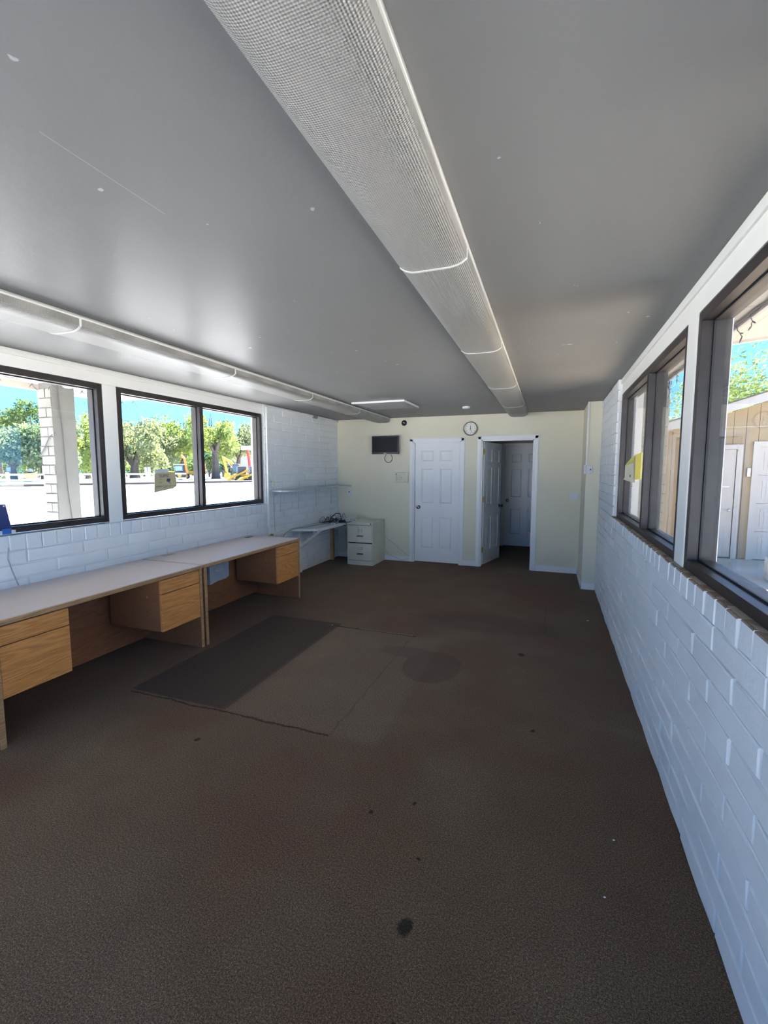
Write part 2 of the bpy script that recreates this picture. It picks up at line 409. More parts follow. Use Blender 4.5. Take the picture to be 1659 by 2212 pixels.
# ------------------------------------------------------------------ block walls
def brick_mesh(name, L, H, D, seed, two=False):
    rr = random.Random(seed); j = lambda a: rr.uniform(-a, a); c = .0045
    vs = []
    for y, e in ((D, 0), (c, 0), (0, c)):
        for sx, sz in ((-1, -1), (1, -1), (1, 1), (-1, 1)):
            vs.append((sx * (L / 2 - e) + j(.002), y + (j(.0016) if y < D else 0), sz * (H / 2 - e) + j(.0016)))
    fs = [(8, 9, 10, 11)] + [(a + i, a + (i + 1) % 4, b + (i + 1) % 4, b + i) for a, b in ((0, 4), (4, 8)) for i in range(4)]
    me = bpy.data.meshes.new(name); me.from_pydata(vs, [], fs)
    bm = bmesh.new(); bm.from_mesh(me)
    if not two: bmesh.ops.subdivide_edges(bm, edges=[e for e in bm.edges if abs(e.verts[0].co.y) < .003 and abs(e.verts[1].co.y) < .003 and abs(e.verts[0].co.x - e.verts[1].co.x) > .1], cuts=2)
    for v in bm.verts:
        if v.co.y < .003 and abs(v.co.x) < L / 2 * .6: v.co.y -= .0015 + rr.uniform(0, .0025)
    bmesh.ops.recalc_face_normals(bm, faces=bm.faces); bm.to_mesh(me); bm.free()
    me.materials.append(M['brick_paint'])
    if two:
        me.materials.append(M['sill_brick'])
        for p in me.polygons:
            if p.normal.z > .5: p.material_index = 1
    return me
L0, H0 = .417, .0935
BR = [brick_mesh('brick', L0, H0, .03, 40 + i) for i in range(5)]
ROWL = [brick_mesh('sill_brick', .103, .098, .10, 80 + i, True) for i in range(3)]
ROWLP = [brick_mesh('sill_brick', .103, .098, .05, 90 + i) for i in range(3)]
BRX = []
for m_ in BR:
    q_ = m_.copy(); q_.materials.clear(); q_.materials.append(M['pier_brick']); BRX.append(q_)
def place_brick(me, parent, p, rz, sx=1, sz=1, jit=.0026, name='brick'):
    o = bpy.data.objects.new(name, me); COL.objects.link(o); o.parent = parent
    out = Vector((math.sin(rz), -math.cos(rz), 0))
    o.location = Vector(p) + out * random.uniform(-jit, jit) - WORG[parent.name]
    o.rotation_euler = (R(random.uniform(-.5, .5)), R(random.uniform(-.35, .35)), rz + R(random.uniform(-.35, .35)))
    o.scale = (sx, 1, sz); return o
def courses(parent, pt, rz, u0, u1, z0, z1, zoff, uoff, L, par0, lib=BR):
    """running bond between u0..u1 and z0..z1; pt(u,z)->world point on the face"""
    k = int(math.ceil((z0 - zoff) / CH - .3))
    while zoff + (k + .5) * CH < z1:
        za, zb = max(z0, zoff + k * CH), min(z1, zoff + (k + 1) * CH)
        off = uoff + (L / 2 if (k + par0) % 2 else 0)
        n = int(math.floor((u0 - off) / L))
        while off + n * L < u1:
            a, b = max(u0, off + n * L), min(u1, off + (n + 1) * L)
            if b - a > .035 and zb - za > .03:
                place_brick(random.choice(lib), parent, pt((a + b) / 2, (za + zb) / 2), rz, (b - a - .013) / L0, (zb - za - .010) / H0)
            n += 1
        k += 1
# left wall
g = MB()
g.box(XL - .22, XL - .011, YF, YB, -.12, 1.11)
g.box(XL - .22, XL - .011, 5.135, YB, 1.11, HC)
wl = struct('wall_left', g, 'mortar_paint')
ptl = lambda u, z: (XL, u, z)
courses(wl, ptl, R(90), .6, 5.15, 0, 1.0016, -.0154, 5.355, .427, 0)
courses(wl, ptl, R(90), 5.15, YB, 0, HC - .012, -.0154, 5.355, .427, 0)
y = .6
while y < 5.13:
    place_brick(random.choice(ROWLP), wl, (XL, y + .055, 1.057), R(90), 1, 1.10, name='sill_brick'); y += .111
# block return beside the far left window
k = 11
while (k + .5) * CH < HC:
    place_brick(random.choice(BR), wl, (XL - .03, 5.135, (k + .5) * CH - .0154), 0, .045 / L0 * 1.1, .0935 / H0); k += 1
# right wall
g = MB()
g.box(XR + .011, XR + .22, YF, YB, -.12, 1.085)
g.box(XR + .011, XR + .22, 4.935, YB, 1.085, HC)
wr = struct('wall_right', g, 'mortar_paint')
ptr = lambda u, z: (XR, u, z)
courses(wr, ptr, R(-90), .9, 4.93, 0, 1.017, 0, 1.92, .44, 1)
courses(wr, ptr, R(-90), 4.93, 6.40, 0, HC, 0, 1.92, .44, 1)
y = .9
while y < 4.92:
    place_brick(random.choice(ROWL), wr, (XR - .002, y + .056, 1.068), R(-90), 1.02, 1.0, name='sill_brick'); y += .113
k = 11
while (k + .5) * CH < HC:
    place_brick(random.choice(BR), wr, (XR + .025, 4.932, (k + .5) * CH), 0, .05 / L0, .0935 / H0); k += 1
# back wall with two door openings, pilaster, restroom walls
g = MB()
for a, b, z0, z1 in ((XL - .1, -2.19, 0, HC), (-2.19, -1.395, 2.03, HC), (-1.395, -1.062, 0, HC), (-1.062, -.268, 2.045, HC), (-.268, XR + .1, 0, HC)):
    g.box(a, b, YB, YB + .12, z0, z1)
struct('wall_back', g, 'cream_paint')
struct('wall_pilaster', MB().box(.41, XR + .006, 6.40, YB + .01, 0, HC - .001), 'cream_paint')
g = MB()
g.box(-1.42, -1.32, YB + .12, 9.60, 0, 2.32); g.box(.5, .6, YB + .12, 9.60, 0, 2.32)
g.box(-1.42, -.93, 9.50, 9.60, 0, 2.32); g.box(-.10, .6, 9.50, 9.60, 0, 2.32); g.box(-.93, -.10, 9.5, 9.6, 2.05, 2.32); g.box(-1.42, .6, 9.57, 9.7, -.12, 2.37)  # last box is unseen, added behind the door to stop daylight leaking in
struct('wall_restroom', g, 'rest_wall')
# front wall behind the viewer: unseen wide glazing added to let in daylight
g = MB()
g.box(XL - .2, -3.3, YF - .12, YF, -.12, HC); g.box(.35, XR + .2, YF - .12, YF, -.12, HC); g.box(-3.3, .35, YF - .12, YF, 2.2, HC)
struct('wall_front', g, 'trim_paint')
ef = seroot('added_glazing', (-1.5, YF - .06, 0))
g = MB()
for x in (-3.3, -2.11, -.92, .29): g.box(x, x + .06, YF - .10, YF - .02, 0, 2.2)
g.box(-3.3, .35, YF - .10, YF - .02, 2.14, 2.2); g.box(-3.3, .35, YF - .10, YF - .02, 0, .12)
g.build('frame', 'bronze', ef)
for x, e in ((-3.24, -2.11), (-2.05, -.92), (-.86, .29)): MB().box(x, e, YF - .064, YF - .058, .12, 2.14).build('pane', 'glass', ef)

# ------------------------------------------------------------------ headers, posts (painted timber)
def header(name, xa, xb, y0, y1, z0, sgn):
    o = struct(name, MB().box(xa, xb, y0, y1, z0, HC), 'trim_paint')
    MB().box(xb if sgn > 0 else xa - .012, xb + .012 if sgn > 0 else xa, y0, y1, 2.394, HC - .001).build('header_board', 'trim_paint', o, bevel=.002)
    return o
header('trim_1', XL - .20, XLW, YF, 5.135, 2.31, 1)
header('trim_2', XRW, XR + .20, YF, 4.935, 2.295, -1)
tp = []
for i, (a, b) in enumerate(((2.855, 2.985), (.60, .73))):
    struct('trim_%d' % (3 + i), MB().box(XL - .17, XLW + .004, a, b, 1.11, 2.31), 'trim_paint', bevel=.003)
for i, (a, b) in enumerate(((2.50, 2.66), (.27, .40))):
    struct('trim_%d' % (5 + i), MB().box(XRW - .004, XR + .17, a, b, 1.10, 2.295), 'trim_paint', bevel=.003)
# caulk / unpainted ledge behind the sill bricks
struct('trim_7', MB().box(XR + .012, XRW + .004, .3, 4.93, 1.085, 1.117), 'weathered_white')

# ------------------------------------------------------------------ windows
def window(n, x_in, sgn, y0, y1, z0, z1, mull, label_y=None):
    """frame from x_in outwards (sgn = outward direction)"""
    t, dep = .045, .115
    root = seroot('window_%d' % n, (x_in + sgn * dep / 2, (y0 + y1) / 2, z0))
    xm, xo = x_in + sgn * .05, x_in + sgn * dep
    fr = MB()
    def ring(g, xa, xb, tt, ya, yb):
        g.box(xa, xb, ya, ya + tt, z0, z1); g.box(xa, xb, yb - tt, yb, z0, z1)
        g.box(xa, xb, ya + tt, yb - tt, z0, z0 + tt); g.box(xa, xb, ya + tt, yb - tt, z1 - tt, z1)
    ring(fr, x_in, xm - sgn * .004, t, y0, y1)
    fr.build('frame', 'bronze', root, bevel=.002)
    fo = MB(); ring(fo, xm + sgn * .004, xo, t + .004, y0, y1); fo.build('outer_frame', 'bronze_out', root, bevel=.002)
    ga = MB(); ring(ga, xm - sgn * .004, xm + sgn * .004, t + .008, y0, y1)
    edges = [y0 + t]
    for my in mull:
        mm = MB(); mm.box(x_in, xm - sgn * .004, my - .026, my + .026, z0 + t, z1 - t); mm.build('mullion', 'bronze', root, bevel=.002)
        mm = MB(); mm.box(xm + sgn * .004, xo, my - .03, my + .03, z0 + t, z1 - t); mm.build('outer_mullion', 'bronze_out', root, bevel=.002)
        ga.box(xm - sgn * .004, xm + sgn * .004, my - .034, my + .034, z0 + t, z1 - t)
        edges += [my - .03, my + .03]
    edges.append(y1 - t)
    ga.build('gasket', 'gasket', root)
    for a, b in zip(edges[::2], edges[1::2]):
        MB().box(xm - .002, xm + .002, a - .003, b + .003, z0 + t - .003, z1 - t + .003).build('pane', 'glass', root)
    return root
window(1, XLW, -1, .735, 2.850, 1.125, 2.305, [1.72])
window(2, XLW, -1, 2.990, 5.120, 1.125, 2.305, [4.02])
window(3, XRW, 1, .405, 2.495, 1.115, 2.290, [1.38])
window(4, XRW, 1, 2.665, 4.915, 1.115, 2.290, [3.66])

window(5, XLW, -1, -1.50, .595, 1.125, 2.305, [-.4])  # unseen window added behind the viewer for more daylight
window(6, XRW, 1, -1.50, .265, 1.115, 2.290, [-.6])  # its unseen counterpart on the right, also added for light
# ------------------------------------------------------------------ doors and casings
def casing(name, x0, x1, ztop, y, wdt=.066, depth=.014, out=-1, mat='door_paint'):
    o = seroot(name, ((x0 + x1) / 2, y, 0))
    for a, b in ((x0 - wdt, x0), (x1, x1 + wdt)):
        g = MB(); g.box(a, b, y, y + out * depth, 0, ztop + wdt); g.box(a + .01, b - .01, y + out * depth, y + out * (depth + .007), 0, ztop + wdt - .012)
        g.build('side_casing', mat, o, bevel=.003)
    g = MB(); g.box(x0, x1, y, y + out * depth, ztop, ztop + wdt); g.box(x0 - .055, x1 + .055, y + out * depth, y + out * (depth + .007), ztop + .01, ztop + wdt - .01)
    g.build('head_casing', mat, o, bevel=.003)
    g = MB(); g.box(x0 - .004, x0 + .018, y - out * .002, y - out * .115, 0, ztop); g.box(x1 - .018, x1 + .004, y - out * .002, y - out * .115, 0, ztop); g.box(x0, x1, y - out * .002, y - out * .115, ztop - .018, ztop + .004)
    g.build('jamb', mat, o)
    return o
def panel_door(name, W, Hd, mat, knob_left, hinge=None):
    """local: x 0..W, front face y=0, back y=.036, z 0..Hd; six moulded panels both sides"""
    root = seroot(name, (0, 0, 0)); WORG[root.name] = Vector((0, 0, 0))
    sx = W * .145; mid = W * .13; pw = (W - 2 * sx - mid) / 2
    rows = [(.225, .775), (.985, 1.585), (1.685, Hd - .115)]
    g = MB(); g.box(0, W, .011, .025, 0, Hd)
    xs = [(0, sx), (sx + pw, sx + pw + mid), (W - sx, W)]
    for ya, yb in ((0, .011), (.025, .036)):
        for a, b in xs: g.box(a, b, ya, yb, 0, Hd)
        zz = [0] + [q for r_ in rows for q in r_] + [Hd]
        for za, zb in zip(zz[::2], zz[1::2]):
            for a in (sx, sx + pw + mid): g.box(a, a + pw, ya, yb, za, zb)
    g.build('slab', mat, root)
    for za, zb in rows:
        for a in (sx, sx + pw + mid):
            p = MB()
            for y0, y1 in ((.0108, .002), (.0252, .034)):
                e, f = .012, .034
                vs = [(a + q, y0, z_) for q, z_ in ((e, za + e), (pw - e, za + e), (pw - e, zb - e), (e, zb - e))] + \
                     [(a + q, y1, z_) for q, z_ in ((f, za + f), (pw - f, za + f), (pw - f, zb - f), (f, zb - f))]
                p.add(vs, [(4, 5, 6, 7)] + [(i, (i + 1) % 4, 4 + (i + 1) % 4, 4 + i) for i in range(4)])
            p.build('panel', mat, root)
    kx = .065 if knob_left else W - .065
    k = MB(); k.lathe([(.03, 0), (.031, -.004), (.013, -.010), (.012, -.03), (.022, -.038), (.027, -.05), (.024, -.062), (.012, -.066)], (kx, 0, .93), 'y', 20)
    k.lathe([(.03, .036), (.031, .04), (.013, .046), (.012, .066), (.022, .074), (.027, .086), (.024, .098), (.012, .102)], (kx, 0, .93), 'y', 20)
    k.build('knob', 'knob_metal', root, smooth=True)
    if hinge:
        for z in (.20, 1.03, 1.80):
            h = MB(); h.box(-.010, .0, .004, .034, z, z + .09); h.tube([(-.006, -.004, z), (-.006, -.004, z + .09)], .007, 8); h.build('hinge', 'brass', root)
    return root
casing('door_casing_1', -2.19, -1.395, 2.025, YB)
d1 = panel_door('door_1', .748, 2.0, 'door_paint', True); d1.location = (-2.1665, YB + .026, .012)
casing('door_casing_2', -1.062, -.268, 2.04, YB)
d2 = panel_door('door_2', .76, 2.0, 'door_paint', False, True)
a2 = math.atan2(.79, .205); d2.location = (-1.028, YB + .095, .015); d2.rotation_euler = (0, 0, a2)
casing('door_casing_3', -.93, -.10, 2.03, 9.50)
d3 = panel_door('door_3', .782, 2.0, 'door_paint', True); d3.location = (-.906, 9.53, .012)
MB().box(-2.19, -1.395, YB + .075, YB + .10, 0, 2.03).build('stop', 'dark_gap', bpy.data.objects['door_casing_1'])  # near-black sheet behind the slab, paints the shade in the door gaps

# ------------------------------------------------------------------ baseboards
def baseboard(name, segs):
    g = MB()
    for x0, x1, y0, y1 in segs:
        g.box(x0, x1, y0, y1, 0, .062)
        sh = .005
        if abs(x1 - x0) > abs(y1 - y0): g.box(x0, x1, y0 + sh, y1, .062, .085)
        else: g.box(x0 + sh, x1, y0, y1, .062, .085)
    return struct(name, g, 'door_paint', bevel=.003)
baseboard('baseboard_back', [(XL, -2.256, YB - .014, YB), (-1.329, -1.128, YB - .014, YB), (-.202, .396, YB - .014, YB)])
baseboard('baseboard_pilaster', [(.396, .41, 6.386, YB - .014), (.396, XR - .002, 6.386, 6.40)])
baseboard('baseboard_restroom', [(-1.32, -.996, 9.486, 9.50)])

# ------------------------------------------------------------------ fluorescent fixtures
def light_row(xc, ang, ys, z, wide, lab):
    for i, (a, b) in enumerate(zip(ys[:-1], ys[1:])):
        def X(y): return xc + ang * (y - 4)
        ym = (a + b) / 2
        t = thing('strip_light', (X(ym), ym, z), lab[i], 'light fixture', 'fluorescent strip lights')
        Lh = (b - a) / 2; rz = -math.atan(ang)
        prof = []
        hw, dp = wide / 2, .082
        for k in range(15):
            u = -1 + 2 * k / 14
            zz = -dp * (1 - abs(u) ** 5 * .30)
            prof.append((u * hw, zz))
        prof = [(-hw, -.012)] + prof + [(hw, -.012)]
        inner = [(p[0] * .985, p[1] + .0025) for p in prof]
        g = MB(); n = len(prof)
        vs = [(p[0], s_ * (Lh - .004), p[1]) for s_ in (-1, 1) for p in prof] + [(p[0], s_ * (Lh - .004), p[1]) for s_ in (-1, 1) for p in inner]
        fs = [(j, j + 1, n + j + 1, n + j) for j in range(n - 1)] + [(2 * n + j, 3 * n + j, 3 * n + j + 1, 2 * n + j + 1) for j in range(n - 1)]
        g.add(vs, fs); lens = g.build('lens', 'lens', t, local=True, smooth=True)
        h = MB(); h.box(-hw * .55, hw * .55, -Lh, Lh, -.035, -.001); h.box(-hw - .004, hw + .004, -Lh, Lh, -.011, -.001)
        for s_ in (-1, 1): h.box(s_ * (hw - .001), s_ * (hw + .004), -Lh, Lh, -.020, -.001)
        h.build('housing', 'metal_white', t, local=True)
        for s_ in ((1,) if i else (-1, 1)):
            c = MB(); pr = [(p[0] * 1.014, p[1] - .0022) for p in prof]
            pin = [(p[0] * .99, p[1] + .004) for p in prof]
            vs = []
            for yy in (s_ * Lh - .006, s_ * Lh + .006):
                vs += [(p[0], yy, p[1]) for p in pr] + [(p[0], yy, p[1]) for p in pin]
            fs = [(j, j + 1, 2 * n + j + 1, 2 * n + j) for j in range(n - 1)] + [(j, n + j, n + j + 1, j + 1) for j in range(n - 1)] + [(2 * n + j, 2 * n + j + 1, 3 * n + j + 1, 3 * n + j) for j in range(n - 1)]
            c.add(vs, fs); c.build('joint_band', 'metal_white', t, local=True)
        if i == len(ys) - 2:
            c = MB(); c.add([(p[0], Lh - .002, p[1]) for p in prof], [tuple(range(n))]); c.add([(p[0], Lh + .004, p[1]) for p in prof], [tuple(range(n))]); c.build('end_cap', 'metal_white', t, local=True)
        tb = MB()
        for xx in (-.045, .045): tb.tube([(xx, -Lh + .03, -.05), (xx, Lh - .03, -.05)], .013, 8)
        tb.build('tube_lamp', 'white_plastic', t, local=True)
        t.rotation_euler = (0, 0, rz)
light_row(-.478, -.0078, [.35, 1.785, 3.13, 4.57, 5.98, 7.12], HC - .001, .262,
          ['nearest and largest strip light of the middle ceiling row', 'strip light second from viewer in the middle ceiling row', 'third strip light from viewer in the middle ceiling row',
           'fourth strip light from viewer in the middle ceiling row', 'short strip light in middle row ending at the cream back wall'])
light_row(-2.665, -.018, [.42, 1.85, 3.20, 4.55, 5.94, 7.26], HC - .001, .262,
          ['nearest strip light of the row along the left windows', 'second strip light from viewer above the left windows', 'third strip light from viewer along the left windows',
           'fourth strip light in the left row beside the ceiling vent', 'last strip light in the left row above the wall television'])

# ------------------------------------------------------------------ ceiling vent, detector
t = thing('ceiling_vent', (-2.11, 5.76, HC - .02), 'white framed louvred return air vent in the ceiling', 'vent')
x0, x1, y0, y1 = -2.46, -1.755, 5.43, 6.09
g = MB(); z = HC
g.box(x0, x1, y0, y0 + .04, z - .018, z); g.box(x0, x1, y1 - .04, y1, z - .018, z); g.box(x0, x0 + .04, y0 + .04, y1 - .04, z - .018, z); g.box(x1 - .04, x1, y0 + .04, y1 - .04, z - .018, z)
g.build('frame', 'vent_grey', t, bevel=.003)
MB().box(x0 + .04, x1 - .04, y0 + .04, y1 - .04, z - .003, z - .001).build('backing', 'dark_steel', t)
g = MB(); g.box(x0 - .006, x1 + .006, y0 - .006, y0, z - .022, z); g.box(x1, x1 + .006, y0, y1, z - .022, z); g.build('edge_lip', 'metal_white', t)
for i in range(18):
    yy = y0 + .055 + i * .0325
    MB().bar((x0 + .041, yy, z - .011), (x1 - .041, yy, z - .011), .018, .0025, up=(0, .5, 1)).build('slat', 'vent_grey', t)
t = thing('smoke_detector', (-1.14, 6.33, HC - .03), 'small white round smoke detector on the ceiling', 'smoke detector')
MB().lathe([(.055, -.001), (.056, -.012), (.048, -.026), (.03, -.03)], (-1.14, 6.33, HC), 'z', 24).build('body', 'white_plastic', t, smooth=True)
MB().lathe([(.02, -.03), (.018, -.035)], (-1.14, 6.33, HC), 'z', 16).build('grille', 'cable_grey', t)

# ------------------------------------------------------------------ desks
def desk(name, y0, y1, label, peds, grommets):
    xf, xb, zt = -2.862, -3.592, .742
    t = thing(name, ((xf + xb) / 2, (y0 + y1) / 2, 0), label, 'desk', 'oak laminate office desks')
    top = MB().box(xb, xf - .012, y0, y1, zt - .03, zt).build('desktop', 'desk_top', t, bevel=.002)
    MB().box(xf - .012, xf, y0, y1, zt - .032, zt - .001).build('edge_strip', 'oak_edge', top, bevel=.004)
    for a, b in ((y0 + .004, y0 + .034), (y1 - .034, y1 - .004)):
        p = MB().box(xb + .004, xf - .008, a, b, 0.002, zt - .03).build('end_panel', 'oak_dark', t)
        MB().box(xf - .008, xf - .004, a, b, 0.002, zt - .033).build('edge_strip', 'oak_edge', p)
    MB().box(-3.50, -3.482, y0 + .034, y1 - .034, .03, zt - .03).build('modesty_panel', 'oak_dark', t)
    for a, b in peds:
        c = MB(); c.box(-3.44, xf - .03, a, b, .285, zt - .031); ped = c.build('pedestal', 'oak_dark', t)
        for za, zb, nm in ((.285, .588, 'file_drawer'), (.594, .702, 'box_drawer')):
            MB().box(xf - .030, xf - .008, a - .001, b + .001, za, zb).build(nm, 'oak', ped, bevel=.002)
        MB().lathe([(.008, 0), (.008, -.003)], (-3.02, a, .56), 'y', 10).build('cam_lock', 'silver', ped)
    for gx, gy, col in grommets:
        MB().box(gx - .028, gx + .028, gy - .05, gy + .05, zt, zt + .003).build('grommet', col, top)
    return t
desk('office_desk', 1.500, 3.108, 'oak laminate double pedestal desk nearest the viewer under left windows', [(1.538, 1.93), (2.66, 3.07)], [])
desk('office_desk', 3.128, 4.752, 'oak laminate desk with one drawer pedestal at its far end', [(4.28, 4.715)], [(-3.50, 4.60, 'black_plastic'), (-3.53, 3.36, 'silver')])
# white file pocket on the far desk's modesty panel
t = thing('file_pocket', (-3.47, 3.99, .33), 'pale translucent plastic file pocket hung under the far desk', 'file pocket')
g = MB(); ya, yb = 3.84, 4.15
g.prism([(ya, .53), (yb, .53), (yb, .365), (yb - .05, .345), (ya + .12, .345), (ya, .325)], (-3.481, -3.440), 'x'); g.build('pouch', 'pocket_plastic', t, bevel=.004)
MB().box(-3.44, -3.434, ya + .07, yb - .10, .455, .472).build('label_strip', 'paper_white', t)

# ------------------------------------------------------------------ filing cabinet
x0, x1, y0, y1, hz = -3.155, -2.70, 6.735, 7.298, .712
t = thing('filing_cabinet', ((x0 + x1) / 2, (y0 + y1) / 2, 0), 'putty coloured two drawer steel filing cabinet in the corner', 'filing cabinet')
MB().box(x0, x1, y0 + .018, y1, .0, hz).build('body', 'cab_metal', t, bevel=.004)
g = MB(); g.box(x0, x1, y0 + .002, y0 + .018, 0, .075); g.box(x0, x1, y0 + .002, y0 + .018, hz - .045, hz); g.box(x0, x0 + .012, y0 + .002, y0 + .018, .075, hz - .045); g.box(x1 - .012, x1, y0 + .002, y0 + .018, .075, hz - .045)
g.build('face_frame', 'cab_metal', t, bevel=.002)
MB().box(x0 + .012, x1 - .012, y0 + .016, y0 + .0175, .075, hz - .045).build('drawer_gap', 'dark_gap', t)
for za, zb in ((.082, .362), (.378, .660)):
    d = MB().box(x0 + .016, x1 - .016, y0, y0 + .016, za, zb).build('drawer', 'cab_metal', t, bevel=.003)
    xm = (x0 + x1) / 2 + .01; zc = zb - .085
    g = MB(); g.box(xm - .035, xm + .035, y0 - .005, y0, zc - .022, zc + .022); lf = g.build('label_holder', 'silver', d)
    MB().box(xm - .028, xm + .028, y0 - .006, y0 - .004, zc - .016, zc + .016).build('label_card', 'cab_metal', d)
    g = MB(); zh = zb - .175
    g.tube([(xm - .055, y0, zh), (xm - .055, y0 - .028, zh), (xm + .055, y0 - .028, zh), (xm + .055, y0, zh)], .006, 8); g.box(xm - .05, xm + .05, y0 - .004, y0, zh - .012, zh + .012)
    g.build('handle', 'chrome', d, smooth=True)
MB().lathe([(.010, 0), (.010, -.006), (.005, -.008)], (x1 - .035, y0 + .002, hz - .022), 'y', 12).build('lock', 'black_plastic', t)

# ------------------------------------------------------------------ wall counter, ledge, shelf
zc = .705
t = thing('wall_counter', (-3.385, 6.5, 0), 'white laminate counter bracketed to the block wall beside the filing cabinet', 'counter')
MB().prism([(XL + .004, 5.66), (-3.185, 5.80), (-3.175, 7.30), (XL + .004, 7.30)], (zc - .022, zc)).build('top', 'laminate_white', t, bevel=.003)
g = MB(); g.bar((-3.187, 5.80, zc - .017), (-3.176, 6.71, zc - .017), .012, .045); g.bar((XL + .01, 5.655, zc - .012), (-3.187, 5.795, zc - .012), .010, .032); g.build('edge_strip', 'white_plastic', t)
MB().box(XL + .004, XL + .03, 5.93, 5.985, .0, zc - .022).build('batten', 'trim_paint', t)
MB().bar((XL + .028, 5.957, .40), (-3.215, 5.957, zc - .035), .03, .03).build('brace', 'trim_paint', t)
MB().box(XL + .004, XL + .055, 6.98, 7.05, .0, zc - .022).build('post', 'pine', t)
MB().bar((XL + .05, 7.2, .45), (-3.25, 7.2, zc - .03), .025, .025).build('brace', 'trim_paint', t)
t = thing('wall_ledge', (XL + .03, 5.45, .68), 'narrow white ledge board with bare wood end on the block wall', 'ledge')
MB().box(XL + .004, XL + .055, 5.205, 5.66, zc - .03, zc - .005).build('board', 'trim_paint', t)
MB().box(XL + .004, XL + .055, 5.18, 5.205, zc - .03, zc - .006).build('end_grain', 'pine', t)
t = thing('wall_shelf', (-3.47, 6.25, .97), 'long white shelf on four brackets across the block wall corner', 'shelf')
MB().prism([(XL + .003, 5.27), (-3.42, 5.22), (-3.345, 5.30), (-3.335, YB - .002), (XL + .003, YB - .002)], (1.272, 1.292)).build('board', 'laminate_white', t, bevel=.003)
for y in (5.45, 5.93, 6.48, 7.02):
    g = MB(); g.box(XL + .003, XL + .009, y - .010, y + .010, .975, 1.272); g.box(XL + .003, -3.38, y - .010, y + .010, 1.264, 1.271)
    g.build('bracket', 'metal_white', t)
    MB().box(XL + .009, XL + .0115, y - .003, y + .003, .98, 1.25).build('slot', 'silver', t)

# ------------------------------------------------------------------ cable tangle
def tangle(n, cx, cy, cz, rx, ry, rz_, seed):
    rr = random.Random(seed); p = []; a = rr.uniform(0, 6.3); 
    for i in range(n):
        a += rr.uniform(.4, .9); q = rr.uniform(.35, 1)
        p.append((cx + rx * q * math.cos(a), cy + ry * q * math.sin(a), cz + abs(rr.gauss(0, .5)) * rz_ * (1.2 - q * .7)))
    out = []
    for i in range(len(p) - 3):
        for s_ in range(4):
            u = s_ / 4; P = [Vector(p[i + k]) for k in range(4)]
            out.append(.5 * ((2 * P[1]) + (-P[0] + P[2]) * u + (2 * P[0] - 5 * P[1] + 4 * P[2] - P[3]) * u * u + (-P[0] + 3 * P[1] - 3 * P[2] + P[3]) * u ** 3))
    for v in out: v.z = max(v.z, cz + .004)
    return out
for i in range(10):
    mt = ['cable_grey', 'cable_white', 'cable_grey', 'black_rubber'][i % 4]; cx = (-3.44, -3.33, -3.22, -3.10)[(i * 3) % 4]
    z_ = zc + .002 + (.010 if cx > -3.2 else 0)
    o = MB().tube(tangle(19, cx, 6.62 + (i % 3 - 1) * .07 + (.12 if cx > -3.2 else 0), z_, .13, .12, .12, 60 + i), .0058, 5).build('data_cable', mt, smooth=True)
    if mt == 'black_rubber': tag(o, ['black cable coiled at the wall side of the counter tangle', 'black cable coiled in the middle of the counter tangle'][i // 4], 'cable')
    else: tag(o, 'pale cable coiled in the tangle heaped on the corner counter', 'cable', 'pale cables in the counter tangle')
o = MB().tube([(-3.36, 6.50, zc + .02), (-3.34, 6.54, zc + .10), (-3.29, 6.60, zc + .155), (-3.23, 6.62, zc + .15), (-3.19, 6.60, zc + .08), (-3.2, 6.58, zc + .03)], .008, 7).build('arched_cable', 'black_rubber', smooth=True)
tag(o, 'thick black cord arching over the pale cable tangle', 'cable')
o = MB().tube(tangle(16, -3.13, 6.70, zc + .014, .14, .12, .06, 99), .0065, 6).build('black_cable', 'black_rubber', smooth=True)
tag(o, 'black cable coiled among the pale ones beside the filing cabinet', 'cable')
t = thing('power_adapter', (-3.16, 6.56, zc), 'black block power adapter in the cable tangle', 'adapter')
MB().box(-3.21, -3.11, 6.53, 6.60, zc + .014, zc + .055).build('case', 'black_plastic', t, bevel=.008)
MB().box(-3.19, -3.13, 6.545, 6.585, zc + .055, zc + .0555).build('label', 'dark_steel', t)
t = thing('router', (-3.47, 6.60, zc), 'flat black device lying under the cable tangle by the wall', 'router')
MB().box(-3.56, -3.38, 6.52, 6.66, zc + .001, zc + .018).build('case', 'black_plastic', t, bevel=.005)
MB().box(-3.54, -3.40, 6.518, 6.521, zc + .006, zc + .012).build('port_strip', 'dark_steel', t)
for dx in (0, .05):
    t = thing('white_plug', (-3.265 + dx, 6.40, zc), 'left of two small white plugs in front of the cable tangle' if dx == 0 else 'right of two small white plugs in front of the cable tangle', 'plug', 'white plugs by the tangle')
    MB().box(-3.28 + dx, -3.25 + dx, 6.38, 6.42, zc + .001, zc + .026).build('body', 'white_plastic', t, bevel=.006)
    for q in (-.006, .006): MB().box(-3.266 + dx + q, -3.264 + dx + q, 6.368, 6.38, zc + .009, zc + .016).build('prong', 'chrome', t)
o = MB().tube([(-3.33, 6.45, zc + .005), (-3.42, 6.2, zc + .004), (-3.46, 5.95, zc + .005), (-3.50, 5.76, zc + .006), (-3.52, 5.64, zc + .004), (-3.545, 5.5, zc - .03), (-3.56, 5.40, zc - .13), (-3.57, 5.35, zc - .3), (-3.57, 5.3, .05)], .0045, 6).build('grey_cord', 'cable_grey', smooth=True)
tag(o, 'grey cord trailing along the counter and down behind the far desk', 'cable')

